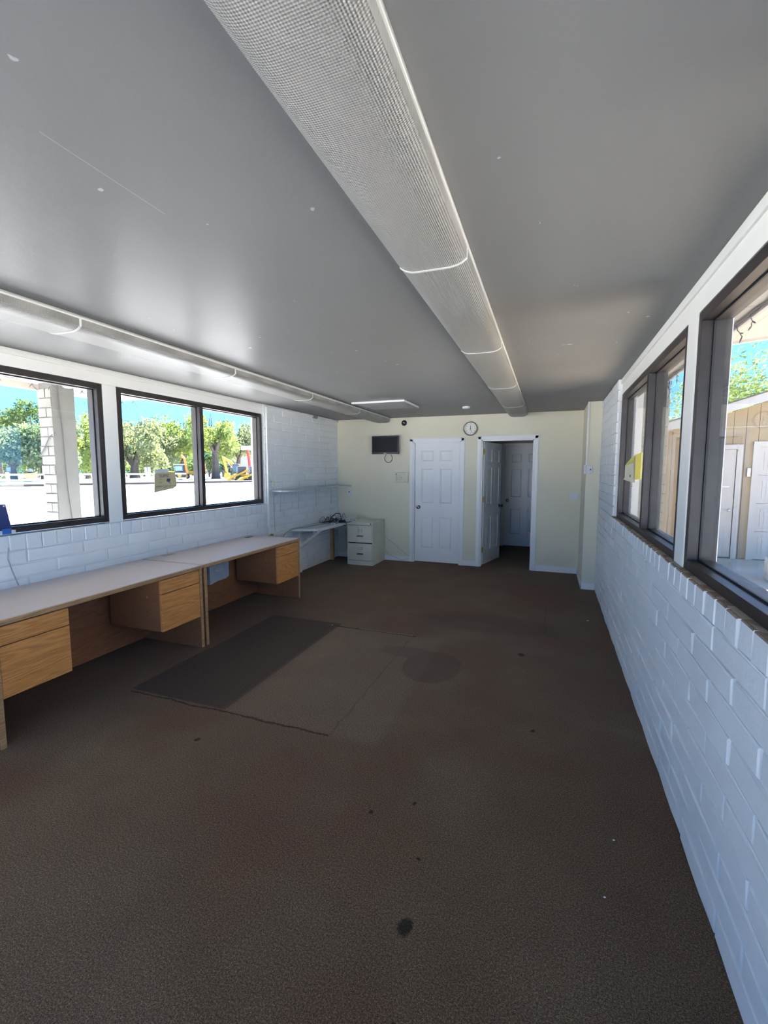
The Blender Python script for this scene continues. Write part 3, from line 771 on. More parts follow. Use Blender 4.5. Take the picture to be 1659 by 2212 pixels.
# ------------------------------------------------------------------ raceways on the left block wall
t = thing('cable_raceway', (XL + .012, 5.17, .7), 'white surface raceway down the block wall beside the far left window', 'raceway')
MB().box(XL + .003, XL + .022, 5.155, 5.185, .69, HC - .03).build('vertical_run', 'trim_paint', t, bevel=.004)
MB().box(XL + .003, XL + .020, 5.185, YB - .01, HC - .035, HC - .012).build('ceiling_run', 'trim_paint', t, bevel=.004)
MB().box(XL + .003, XL + .026, 6.42, 6.55, HC - .05, HC - .010).build('coupling', 'silver', t)
t = thing('wall_switch_pull', (XL + .012, 5.30, 1.33), 'beige cord tensioner on the block wall above the shelf end', 'switch')
MB().box(XL + .003, XL + .020, 5.275, 5.305, 1.335, 1.43).build('body', 'beige_plastic', t, bevel=.006)
MB().tube([(XL + .010, 5.29, 1.335), (XL + .009, 5.295, 1.1), (XL + .010, 5.31, .72)], .003, 5).build('cord', 'cable_grey', t)
# wall cord near the left picture edge
o = MB().tube([(XL + .008, 2.03, 1.03), (XL + .010, 2.02, .95), (XL + .008, 2.045, .85), (XL + .01, 2.075, .746)], .0035, 5).build('thin_cord', 'cable_grey', smooth=True)
tag(o, 'thin grey cord hanging down the wall behind the nearest desk', 'cable')
# under-counter sockets
def plate(name, c, w_, h_, out, label, cat, kind='outlet', dep=.008, group=None):
    """out: 'x+','y-','x-'"""
    t = thing(name, c, label, cat, group)
    def bx(g, u0, u1, z0, z1, d0, d1):
        if out == 'y-': g.box(c[0] + u0, c[0] + u1, c[1] - d0, c[1] - d1, c[2] + z0, c[2] + z1)
        elif out == 'x+': g.box(c[0] + d0, c[0] + d1, c[1] + u0, c[1] + u1, c[2] + z0, c[2] + z1)
        else: g.box(c[0] - d0, c[0] - d1, c[1] + u0, c[1] + u1, c[2] + z0, c[2] + z1)
        return g
    bx(MB(), -w_ / 2, w_ / 2, 0, h_, .001, dep).build('plate', 'white_plastic', t, bevel=.003)
    if kind == 'outlet':
        for zz in (.27, .62):
            s_ = bx(MB(), -.017, .017, h_ * zz - .014, h_ * zz + .014 , dep, dep + .002).build('receptacle', 'white_plastic', t)
            g = MB()
            for q in (-.007, .007): bx(g, q - .0012, q + .0012, h_ * zz - .005, h_ * zz + .006, dep + .002, dep + .0024)
            g.build('slot', 'ink', s_)
    elif kind == 'jack':
        bx(MB(), -.008, .008, h_ * .5 - .01, h_ * .5 + .01, dep, dep + .003).build('jack', 'ink', t)
    else:
        for q in (-.035, 0, .035)[:3]:
            bx(MB(), q - .005, q + .005, h_ / 2 - .012, h_ / 2 + .012, dep, dep + .009).build('toggle', 'white_plastic', t)
    return t
plate('wall_outlet', (XL, 6.42, .50), .07, .15, 'x+', 'white outlet box on the block wall under the counter', 'outlet', dep=.045)
plate('wall_outlet', (-3.44, YB, .50), .09, .08, 'y-', 'white outlet in the corner under the counter by the pine post', 'outlet', dep=.04)
o = MB().tube([(XL + .06, 6.45, .57), (XL + .08, 6.7, .57), (XL + .06, 7.1, .58), (XL + .10, 7.25, .60), (-3.44, YB - .05, .57)], .009, 6).build('strung_cable', 'black_rubber', smooth=True)
tag(o, 'black cord strung between outlets under the corner counter', 'cable')
o = MB().tube([(-3.44, YB - .03, .50), (-3.44, YB - .012, .3), (-3.43, YB - .012, .16), (-3.38, YB - .02, .11), (-3.1, YB - .02, .10)], .0045, 6).build('grey_cord', 'cable_grey', smooth=True)
tag(o, 'grey cord dropping from the corner outlet behind the filing cabinet', 'cable')
plate('wall_jack', (-3.378, YB, 1.122), .072, .108, 'y-', 'white jack plate on the cream wall beneath the shelf end', 'outlet', 'jack')
plate('light_switch', (.317, YB, 1.113), .125, .118, 'y-', 'white triple light switch on the cream wall right of the open door', 'switch', 'switch')
plate('wall_outlet', (.41, 6.55, .435), .07, .11, 'x-', 'white outlet low on the side of the cream pilaster', 'outlet')
o = MB().tube([(-2.69, YB - .004, .40), (-2.55, YB - .004, .30), (-2.40, YB - .004, .185), (-2.27, YB - .004, .10), (-2.26, YB - .018, .05), (-2.4, YB - .02, .02), (-2.6, YB - .018, .09), (-2.69, YB - .018, .16)], .0022, 5).build('thin_cord', 'cable_grey', smooth=True)
tag(o, 'thin grey cord slanting down the cream wall beside the filing cabinet', 'cable')

# ------------------------------------------------------------------ television with cable loop
t = thing('television', (-2.64, YB - .06, 1.83), 'small black flat screen television on the cream back wall', 'television')
x0, x1, z0, z1, yf = -2.905, -2.420, 1.832, 2.138, YB - .105
MB().box(x0, x1, yf, yf + .035, z0, z1).build('bezel', 'black_plastic', t, bevel=.008)
MB().box(x0 + .018, x1 - .018, yf - .0012, yf, z0 + .035, z1 - .018).build('screen', 'screen_black', t)
MB().box(x0 + .09, x1 - .09, yf + .035, YB - .02, z0 + .07, z1 - .06).build('rear_housing', 'black_plastic', t, bevel=.01)
MB().box(-2.70, -2.62, YB - .022, YB - .001, 1.93, 2.05).build('wall_mount', 'dark_steel', t)
MB().box(-2.685, -2.64, yf - .0015, yf, z0 + .012, z0 + .020).build('logo_strip', 'silver', t)
MB().box(x0 + .13, x1 - .03, yf - .002, yf + .03, z0 - .006, z0 + .001).build('bottom_trim', 'silver', t)
pts = [(-2.68 + .06 + .072 * math.sin(a) * (1.0 if a < math.pi else .95), YB - .05, 1.765 - .075 * math.cos(a) + .0) for a in [i * 2 * math.pi / 22 + .35 + math.pi for i in range(21)]]
MB().tube([(-2.60, YB - .05, 1.86)] + pts[1:-1] + [(-2.66, YB - .05, 1.86)], .0048, 7).build('cable_loop', 'black_rubber', t, smooth=True)
# ------------------------------------------------------------------ wall clock 12:28
c = Vector((-1.242, YB, 2.222))
t = thing('wall_clock', (c.x, c.y, c.z - .11), 'round silver rimmed wall clock above the open door', 'clock')
MB().lathe([(.108, -.001), (.114, -.012), (.112, -.034), (.104, -.042), (.096, -.038), (.094, -.020)], c, 'y', 40).build('rim', 'silver', t, smooth=True)
face = MB().lathe([(.095, -.018), (.095, -.022)], c, 'y', 40).build('face', 'clock_face', t)
g = MB()
for i in range(1, 13):
    g = MB(); a = R(30 * i); g.text(str(i), .024, Matrix.Translation((c.x + .074 * math.sin(a), c.y - .0226, c.z + .074 * math.cos(a))) @ Matrix.Rotation(R(90), 4, 'X')); g.build('numeral', 'ink', face)
def hand(name, deg, ln, w_, d):
    a = R(deg); MB().bar((c.x - .012 * math.sin(a), c.y - d, c.z - .012 * math.cos(a)), (c.x + ln * math.sin(a), c.y - d, c.z + ln * math.cos(a)), w_, .002, up=(0, 1, 0)).build(name, 'ink', face)
hand('hour_hand', 2, .05, .007, .025); hand('minute_hand', 164, .066, .005, .028); hand('second_hand', 222, .03, .002, .03)
MB().lathe([(.006, -.023), (.006, -.031)], c, 'y', 12).build('hub', 'ink', face)
# round wall sensor
c = Vector((-2.352, YB, 2.350))
t = thing('wall_sensor', (c.x, c.y, c.z - .05), 'small round black sensor with white ring high on the cream wall', 'sensor')
MB().lathe([(.056, -.001), (.056, -.010), (.048, -.014)], c, 'y', 28).build('ring', 'beige_plastic', t, smooth=True)
MB().lathe([(.047, -.012), (.046, -.022), (.034, -.034), (.015, -.039)], c, 'y', 28).build('dome', 'black_plastic', t, smooth=True)
MB().box(c.x - .014, c.x + .012, c.y - .042, c.y - .037, c.z - .002, c.z + .006).build('lens', 'white_plastic', t)
# alarm panel
t = thing('alarm_panel', (-2.39, YB, 1.35), 'cream rectangular alarm annunciator panel left of the closed door', 'alarm panel')
MB().box(-2.506, -2.276, YB - .028, YB - .001, 1.352, 1.528).build('case', 'beige_plastic', t, bevel=.006)
for cx in (-2.478, -2.455, -2.418):
    g = MB()
    for k in range(7): g.box(cx - .004, cx + .004, YB - .030, YB - .028, 1.395 + k * .012, 1.400 + k * .012)
    g.build('lettering', 'ink', t)
MB().lathe([(.009, -.028), (.008, -.034)], (-2.485, YB, 1.497), 'y', 14).build('indicator', 'dark_steel', t)
MB().lathe([(.014, -.028), (.014, -.0305), (.010, -.0305), (.010, -.029)], (-2.318, YB, 1.495), 'y', 18).build('key_switch', 'silver', t)
MB().lathe([(.006, -.028), (.006, -.031)], (-2.326, YB, 1.372), 'y', 12).build('led', 'tape_blue', t)
MB().lathe([(.006, -.028), (.006, -.031)], (-2.392, YB, 1.438), 'y', 12).build('led', 'ink', t)
# thermostat + raceway on pilaster
t = thing('thermostat', (.43, 6.39, 1.51), 'small white control box on the corner of the cream pilaster', 'thermostat')
MB().box(.412, .482, 6.372, 6.398, 1.515, 1.63).build('body', 'white_plastic', t, bevel=.004)
MB().box(.455, .468, 6.370, 6.372, 1.565, 1.585).build('window', 'ink', t)
MB().box(.385, .41, 6.42, 6.52, 1.515, 1.64).build('side_housing', 'white_plastic', t, bevel=.004)
MB().lathe([(.004, -.002), (.004, .0)], (.462, 6.372, 1.53), 'y', 8).build('screw', 'ink', t)
t = thing('pilaster_raceway', (.41, 6.40, 1.63), 'thin cream raceway running up the pilaster corner to ceiling', 'raceway')
MB().box(.400, .425, 6.385, 6.40, 1.63, HC - .005).build('cover', 'trim_paint', t, bevel=.003)
MB().box(.398, .427, 6.382, 6.40, 2.0, 2.03).build('clip', 'trim_paint', t)

# ------------------------------------------------------------------ toilet in the restroom
t = thing('toilet', (-.12, 8.62, 0), 'white toilet half hidden behind the open doorway', 'toilet')
def ovals(rows, cx, cy, n=24):
    g = MB(); vs = []
    for z, ax, ay, ox in rows:
        vs += [(cx + ox + ax * math.cos(2 * math.pi * i / n), cy + ay * math.sin(2 * math.pi * i / n), z) for i in range(n)]
    fs = [(r_ * n + j, r_ * n + (j + 1) % n, (r_ + 1) * n + (j + 1) % n, (r_ + 1) * n + j) for r_ in range(len(rows) - 1) for j in range(n)]
    fs += [tuple(range(n))[::-1], tuple(range((len(rows) - 1) * n, len(rows) * n))]
    return g.add(vs, fs)
ovals([(0, .20, .11, .08), (.08, .19, .10, .08), (.16, .15, .09, .08), (.24, .20, .14, .02), (.34, .25, .185, -.02), (.385, .26, .195, -.02)], -.12, 8.62).build('bowl', 'porcelain', t, smooth=True)
ovals([(.387, .27, .20, -.02), (.407, .27, .20, -.02)], -.12, 8.62).build('seat', 'porcelain', t, smooth=True)
ovals([(.409, .265, .195, -.02), (.428, .262, .192, -.02), (.436, .22, .16, -.02)], -.12, 8.62).build('lid', 'porcelain', t, smooth=True)
MB().box(.16, .34, 8.42, 8.82, .40, .76).build('tank', 'porcelain', t, bevel=.015)
MB().box(.15, .35, 8.41, 8.83, .76, .79).build('tank_lid', 'porcelain', t, bevel=.008)
MB().bar((.158, 8.47, .70), (.14, 8.53, .70), .012).build('flush_handle', 'chrome', t)

# ------------------------------------------------------------------ window signs
t = thing('camera_notice', (XLW - .045, 3.50, 1.345), 'tan taped paper notice with reversed lettering on the left window glass', 'notice')
xs = XLW - .047
def sheet(pts, th=.0012): 
    g = MB(); n = len(pts); g.add([(x + th, y, z) for x, y, z in pts] + [(x - th, y, z) for x, y, z in pts], [tuple(range(n)), tuple(range(n, 2 * n))[::-1]] + [(i, (i + 1) % n, n + (i + 1) % n, n + i) for i in range(n)]); return g
xs = XLW - .046 + .004
sheet([(xs, 3.385, 1.352), (xs + .004, 3.62, 1.385), (xs + .003, 3.668, 1.412), (xs, 3.662, 1.505), (xs - .002, 3.655, 1.548), (xs - .002, 3.60, 1.552), (xs - .003, 3.41, 1.553), (xs, 3.395, 1.53)]).build('paper', 'sign_paper', t)
sheet([(xs - .0005, 3.405, 1.545), (xs - .0005, 3.565, 1.548), (xs - .0005, 3.56, 1.585), (xs - .0005, 3.40, 1.580)], .0006).build('tape', 'pocket_plastic', t)
def rev(y, z, s_=1): # lettering shows through reversed: x axis of the text runs towards -Y as seen from outside
    return Matrix.Translation((xs + .0042, y, z)) @ Matrix(((0, 0, 1, 0), (-s_, 0, 0, 0), (0, 1, 0, 0), (0, 0, 0, 1)))
MB().text('SMILE!', .046, rev(3.505, 1.515)).build('lettering', 'ink_blue', t)
MB().text("YOU'RE ON CAMERA", .0265, rev(3.525, 1.408)).build('lettering', 'ink_blue', t)
g = MB(); g.lathe([(.003, .0), (.003, .001)], (xs + .0042, 3.452, 1.478), 'x', 10); g.lathe([(.003, .0), (.003, .001)], (xs + .0042, 3.472, 1.478), 'x', 10)
g.tube([(xs + .0045, 3.462 + .018 * math.sin(a), 1.462 - .016 * math.cos(a)) for a in [R(q) for q in range(-60, 61, 20)]], .0015, 5); g.build('smile_face', 'ink_blue', t)
g = MB(); g.prism([(3.535, 1.462), (3.545, 1.487), (3.585, 1.487), (3.585, 1.468), (3.572, 1.455), (3.55, 1.455)], (xs + .0042, xs + .0052), 'x'); g.bar((xs + .0046, 3.56, 1.455), (xs + .0046, 3.59, 1.432), .004, .001, up=(1, 0, 0)); g.build('camera_icon', 'ink_blue', t)
# curled yellow notice on the right window
t = thing('yellow_notice', (XRW + .03, 4.4, 1.48), 'curled yellow and white paper notice on the far right window', 'notice')
xg = XRW + .046
sheet([(xg, 4.02, 1.505), (xg, 4.30, 1.495), (xg - .004, 4.31, 1.70), (xg, 4.02, 1.715)]).build('yellow_sheet', 'yellow_paper', t)
def curl(p00, p10, p11, p01, nu=8, bow=.02):
    g = MB(); vs = []
    for s_ in (0, .0012):
        for i in range(nu + 1):
            u = i / nu
            for v_ in (0, .5, 1):
                a = Vector(p00).lerp(Vector(p10), u); b = Vector(p01).lerp(Vector(p11), u); q = a.lerp(b, v_)
                q.x -= bow * math.sin(u * math.pi) + s_; vs.append(q)
    m_ = (nu + 1) * 3; fs = []
    for k in (0, m_):
        for i in range(nu):
            for j in range(2): fs.append((k + i * 3 + j, k + (i + 1) * 3 + j, k + (i + 1) * 3 + j + 1, k + i * 3 + j + 1))
    return g.add(vs, fs)
curl((xg - .003, 4.27, 1.498), (xg - .038, 4.56, 1.500), (xg - .038, 4.56, 1.610), (xg - .003, 4.27, 1.69), bow=.004).build('white_sheet', 'cream_paper', t, smooth=True)
curl((xg - .040, 4.56, 1.613), (xg - .006, 4.30, 1.70), (xg - .006, 4.28, 1.64), (xg - .036, 4.50, 1.612), bow=.006).build('folded_corner', 'yellow_paper', t, smooth=True)
curl((xg - .042, 4.60, 1.492), (xg - .004, 4.25, 1.470), (xg - .003, 4.25, 1.500), (xg - .040, 4.56, 1.505), bow=.006).build('bottom_fold', 'cream_paper', t, smooth=True)
g = MB()
for k in range(5): g.box(xg - .0235, xg - .0215, 4.36 + k * .022, 4.374 + k * .022, 1.515, 1.535)
g.build('lettering', 'ink_blue', t)
# blue card on the left sill
t = thing('blue_card', (XLW + .02, 1.9, 1.13), 'dark blue card propped on the left sill with blue tape', 'card')
xc = XLW + .012
sheet([(xc, 1.60, 1.150), (xc, 2.078, 1.158), (xc, 2.050, 1.338), (xc, 1.62, 1.335)], .002).build('board', 'navy_card', t)
MB().lathe([(.006, 0), (.005, .004)], (xc + .002, 2.038, 1.325), 'x', 12).build('pin', 'white_plastic', t)
MB().box(XLW - .0, XLW + .034, 1.60, 2.09, 1.124, 1.150).build('foot', 'paper_white', t)
MB().box(XLW + .034, XLW + .036, 2.005, 2.062, 1.126, 1.164).build('tape', 'tape_blue', t)
# scraps on the carpet
for i, (x, y, lab) in enumerate(((.40, 5.05, 'tiny pale scrap on the carpet near the pilaster'), (.30, 2.02, 'tiny white scrap on the carpet by the right wall'), (.235, 1.72, 'tiny cream scrap on the carpet nearest the right wall'), (-2.05, 4.0, 'tiny white scrap on the dark carpet patch'))):
    r_ = .011 if i == 0 else .0045
    tag(MB().prism([(x - r_, y), (x, y - r_ * .7), (x + r_ * 1.2, y + r_ * .3), (x + r_ * .2, y + r_ * .6)], (.001, .004)).build('paper_scrap', 'paper_white'), lab, 'paper scrap')

# ================================================================== OUTSIDE
GZ = -.14
struct('yard', MB().box(1.5, 30, 3.0, 40, GZ - .05, GZ + .004), 'yard_tan')
struct('ground', MB().box(-160, 60, -60, 150, GZ - .3, GZ), 'concrete_pale')
def at(px, py, d):
    """point at forward depth d (metres) seen in direction px,py"""
    a, p = R(YAW), R(PITCH)
    fw = Vector((-math.sin(a) * math.cos(p), math.cos(a) * math.cos(p), math.sin(p))); rt = Vector((math.cos(a), math.sin(a), 0)); up = rt.cross(fw)
    return Vector((0, 0, CAM_H)) + (fw + rt * (px - 829.5) / F_PX - up * (py - 1106) / F_PX) * d
# road, kerb, verge across the left view
A, B = Vector((-62, 6.0, 0)), Vector((-22, 72, 0)); dv = (B - A).normalized(); nv = Vector((-dv.y, dv.x, 0))
def strip(name, o0, o1, z0, z1, mat, ext=60):
    P = [A - dv * ext + nv * o0, B + dv * ext + nv * o0, B + dv * ext + nv * o1, A - dv * ext + nv * o1]
    return struct(name, MB().prism([(p.x, p.y) for p in P], (z0, z1)), mat)
strip('road', -14, -1.2, GZ - .05, GZ + .012, 'asphalt_pale')
strip('kerb', -.6, .9, GZ - .05, GZ + .22, 'kerb_concrete')
strip('verge', .9, 9, GZ - .05, GZ + .06, 'dry_grass')
# left canopy: soffit, fascia, pier
g = MB(); g.box(-5.28, XL - .19, YF - .14, 4.24, 2.50, 2.53); g.box(-4.0, XL - .19, 4.24, 10, 2.50, 2.53); struct('canopy_soffit', g, 'fascia_cream')
g = MB(); g.box(-5.34, -5.28, YF - .14, 4.30, 2.44, 2.75); g.box(-5.28, -4.02, 4.24, 4.30, 2.44, 2.75); g.box(-4.02, -3.98, 4.24, 10.1, 2.47, 2.75); struct('canopy_fascia', g, 'fascia_cream')
pr = seroot('wall_pier', (-5.11, 3.465, GZ))
MB().box(-5.205, -5.007, 3.347, 3.590, GZ, 2.50).build('core', 'plaster_grey', pr)
k = -1
while (k + 1) * CH < 2.48:
    z0 = k * CH; o_ = random.uniform(-.006, .006)
    if k % 2: segs = [(-5.225, -5.10), (-5.10, -5.012)]
    else: segs = [(-5.22, -5.012)]
    if z0 + CH / 2 > GZ:
        for a, b in segs: place_brick(random.choice(BRX), pr, ((a + b) / 2 + o_, 3.338, z0 + CH / 2), 0, (b - a - .008) / L0, .094 / H0, .003)
    k += 1
o = MB().tube([(-5.0, 3.41, 2.49), (-4.997, 3.42, 2.2), (-5.001, 3.435, 2.0), (-4.998, 3.44, 1.7), (-4.999, 3.45, 1.35), (-4.999, 3.48, 1.0), (-4.999, 3.48, .2)], .004, 5).build('pier_cable', 'wire_dark', smooth=True)
tag(o, 'dark cable running down the grey face of the outdoor pier', 'cable')
o = MB().tube([(-5.0, 3.36, 1.97), (-5.05, 3.325, 1.93), (-5.12, 3.318, 1.82), (-5.215, 3.318, 1.72)], .006, 5).build('vine_twig', 'wire_dark', smooth=True)
tag(o, 'dark wire slanting across the blocks of the outdoor pier', 'cable')
t = thing('flood_light', (-4.96, 3.50, 2.44), 'small clear floodlight at the top of the outdoor pier', 'floodlight')
ovals([(2.455, .02, .03, 0), (2.465, .035, .055, 0), (2.485, .03, .05, 0)], -4.96, 3.49).build('lens', 'bulb_clear', t, smooth=True)
MB().box(-4.985, -4.935, 3.45, 3.53, 2.485, 2.50).build('base', 'white_plastic', t)
# right eave: planks, outer canopy, wing wall
rs = seroot('eave_soffit', (.90, 2.2, 2.50))
y = -1.6; i = 0
while y < 7.2:
    MB().box(XR + .16, 1.065, y, y + .262, 2.50, 2.518).build('plank', 'soffit_paint', rs); y += .267
struct('eave_board', MB().box(1.066, 1.086, YF - .14, 10.1, 2.47, 2.60), 'soffit_paint')
# canopy reaching from the eave towards the garage
cn = seroot('canopy_side', (3, 1.5, 2.58))
for i in range(22):
    a = 1.09 + i * .2
    MB().prism([(a, 2.575 + (a - 1.09) * .075), (a + .197, 2.575 + (a + .197 - 1.09) * .075), (a + .197, 2.60 + (a + .197 - 1.09) * .075), (a, 2.60 + (a - 1.09) * .075)], (-1.5, 4.42), 'y').build('plank', 'fascia_cream', cn)
MB().prism([(1.09, 2.555), (5.5, 2.555 + 4.41 * .075), (5.5, 2.72 + 4.41 * .075), (1.09, 2.72)], (4.42, 4.46), 'y').build('fascia_board', 'fascia_cream', cn)
MB().box(5.2, 5.3, 4.25, 4.35, GZ, 2.88).build('post', 'weathered_white', cn)
ww = seroot('wall_wing', (.95, 5.7, GZ))
MB().box(XR + .20, 1.135, 5.612, 5.80, GZ, 2.50).build('core', 'plaster_grey', ww)
courses(ww, lambda u, z: (u, 5.605, z), 0, XR + .20, 1.145, 0.0, 2.49, 0, .93, .43, 0, BRX)
k = 0
while (k + .6) * CH < 2.49:
    place_brick(random.choice(BRX), ww, (1.142, 5.70, (k + .5) * CH), R(90), .18 / L0, .0935 / H0, .006); k += 1

# string lights
def string_lights(x, y0, y1, z, n, label, seed):
    rr = random.Random(seed)
    t = thing('string_lights', (x, (y0 + y1) / 2, z - .2), label, 'string lights')
    m = int((y1 - y0) / .12); pts = [(x + rr.uniform(-.008, .008), y0 + (y1 - y0) * i / m, z + rr.uniform(-.012, .004)) for i in range(m + 1)]
    MB().tube(pts, .006, 5).build('main_wire', 'string_cable', t)
    MB().tube([(p[0] + .01, p[1] + .03, p[2] - .006 + rr.uniform(-.01, .01)) for p in pts[:-1]], .0045, 4).build('main_wire', 'string_cable', t)
    for i in range(n):
        y = y0 + (y1 - y0) * (i + rr.uniform(.2, .8)) / n; q = Vector((x, y, z - .005)); P = [q.copy()]
        L = rr.uniform(.04, .15); a = rr.uniform(-.5, .5)
        for s_ in range(5):
            a += rr.uniform(-.7, .7); q = q + Vector((rr.uniform(-.012, .012), math.sin(a) * L / 4, -math.cos(a) * L / 4)); P.append(q.copy())
        d = MB().tube(P, .0032, 4).build('drop_wire', 'string_cable', t)
        for e in ((1, 1), (-1, .8)):
            b0 = P[-1] if e[0] > 0 else P[3]; dr = Vector((0, e[0] * rr.uniform(.4, 1), rr.uniform(-1, -.2))).normalized()
            MB().tube([b0, b0 + dr * .02, b0 + dr * .034, b0 + dr * .055], [.0025, .0055, .005, .001], 5).build('bulb', 'string_cable', d)
string_lights(1.055, 1.3, 5.55, 2.488, 16, 'dark icicle light string along the right eave', 5)
string_lights(-4.95, 1.9, 4.5, 2.488, 8, 'dark icicle light string under the left canopy', 9)

# ------------------------------------------------------------------ garage
GY = 10.35
gr = thing('garage', (5.0, GY + 2, GZ), 'tan board garage with white doors and low gable', 'garage')
def zr(x): return 2.47 + (x - 2.07) * .322 if x < 5.2 else 2.47 + 3.13 * .322 - (x - 5.2) * .322
MB().prism([(1.98, GZ), (8.4, GZ), (8.4, zr(8.3) - .2), (5.2, zr(5.2) - .2), (1.98, zr(1.98) - .2)], (GY + .02, GY + 5), 'y').build('core', 'tan_siding', gr)
x = 2.0
while x < 8.3:
    b = x + .197
    if not (2.42 < x + .1 < 3.30):
        if not (3.58 < x + .1 < 6.1): MB().box(x, b - .008, GY, GY + .02, GZ + .02, 2.358).build('siding_board', 'tan_siding', gr)
        else: MB().box(x, b - .008, GY, GY + .02, 2.05, 2.358).build('siding_board', 'tan_siding', gr)
    else: MB().box(x, b - .008, GY, GY + .02, 2.02, 2.358).build('siding_board', 'tan_siding', gr)
    if min(zr(x), zr(b)) - .17 > 2.40: MB().prism([(x, 2.372), (b - .008, 2.372), (b - .008, zr(b) - .17), (x, zr(x) - .17)], (GY, GY + .02), 'y').build('siding_board', 'tan_siding', gr)
    x += .197
MB().box(1.98, 8.4, GY - .004, GY + .02, 2.358, 2.372).build('z_flashing', 'weathered_white', gr)
for s_, (xa, xb) in ((0, (1.5, 5.2)), (1, (5.2, 8.9))):
    MB().prism([(xa, zr(xa) - .155), (xb, zr(xb) - .155), (xb, zr(xb)), (xa, zr(xa))], (GY - .32, GY - .29), 'y').build('rake_board', 'weathered_white', gr)
    MB().prism([(xa, zr(xa)), (xb, zr(xb)), (xb, zr(xb) + .025), (xa, zr(xa) + .025)], (GY - .34, GY + 5.2), 'y').build('roof_slope', 'roof_shingle', gr)
    MB().prism([(xa, zr(xa) - .03), (xb, zr(xb) - .03), (xb, zr(xb)), (xa, zr(xa))], (GY - .29, GY + .05), 'y').build('rake_soffit', 'weathered_white', gr)
# walk door
dr = MB().box(2.42, 3.245, GY - .012, GY + .012, GZ + .03, 1.945).build('walk_door', 'weathered_white', gr)
MB().lathe([(.028, -.012), (.03, -.02), (.012, -.03), (.025, -.06), (.022, -.075), (.008, -.08)], (3.18, GY, .80), 'y', 16).build('knob', 'silver', dr, smooth=True)
MB().box(3.02, 3.17, GY - .018, GY - .012, 1.235, 1.26).build('sign_plate', 'paper_white', dr)
MB().box(2.74, 2.94, GY - .016, GY - .012, 1.36, 1.60).build('notice_paper', 'yellow_paper', dr)
MB().box(2.80, 2.92, GY - .018, GY - .016, 1.39, 1.43).build('notice_lettering', 'ink', dr)
for xa, xb in ((2.33, 2.42), (3.255, 3.345)): MB().box(xa, xb, GY - .03, GY + .02, GZ, 2.04).build('door_trim', 'weathered_white', gr)
MB().box(2.33, 3.345, GY - .032, GY + .02, 1.95, 2.04).build('door_trim', 'weathered_white', gr)
MB().box(3.248, 3.256, GY - .02, GY + .01, GZ, 1.95).build('door_gap', 'dark_gap', gr)
# mail slot box between the doors
MB().box(3.418, 3.475, GY - .05, GY, 1.435, 1.60).build('wall_box', 'silver', gr, bevel=.006)
# overhead door
for xa, xb in ((3.50, 3.60), (6.1, 6.2)): MB().box(xa, xb, GY - .03, GY + .02, GZ, 2.09).build('door_trim', 'weathered_white', gr)
MB().box(3.50, 6.2, GY - .032, GY + .02, 1.99, 2.09).build('door_trim', 'weathered_white', gr)
for i in range(4):
    za = GZ + .02 + i * .53
    sec = MB().box(3.60, 6.10, GY - .004, GY + .016, za, za + .522).build('door_section', 'weathered_white', gr)
    for j in range(4):
        xa = 3.68 + j * .61
        g = MB(); g.box(xa, xa + .50, GY - .010, GY - .004, za + .09, za + .43); g.box(xa + .06, xa + .44, GY - .016, GY - .010, za + .14, za + .38); g.build('raised_panel', 'weathered_white', sec)
# block on the yard
t = tag(MB().prism([(3.12, 8.2), (3.6, 8.05), (3.75, 8.5), (3.2, 8.7)], (GZ, GZ + .35)).build('concrete_block', 'concrete_block', bevel=.02), 'weathered grey concrete block on the yard before the garage', 'block')
# overhead wires
for pa, pb, lab in (((1300, 905, 40), (1800, 690, 30), 'upper overhead wire crossing the sky right of the building'), ((1300, 925, 45), (1800, 760, 34), 'lower overhead wire crossing the sky right of the building')):
    a, b = at(*pa), at(*pb)
    tag(MB().tube([a.lerp(b, i / 10) - Vector((0, 0, 1.2 * math.sin(i / 10 * math.pi))) for i in range(11)], .018, 5).build('power_line', 'wire_dark'), lab, 'power line')

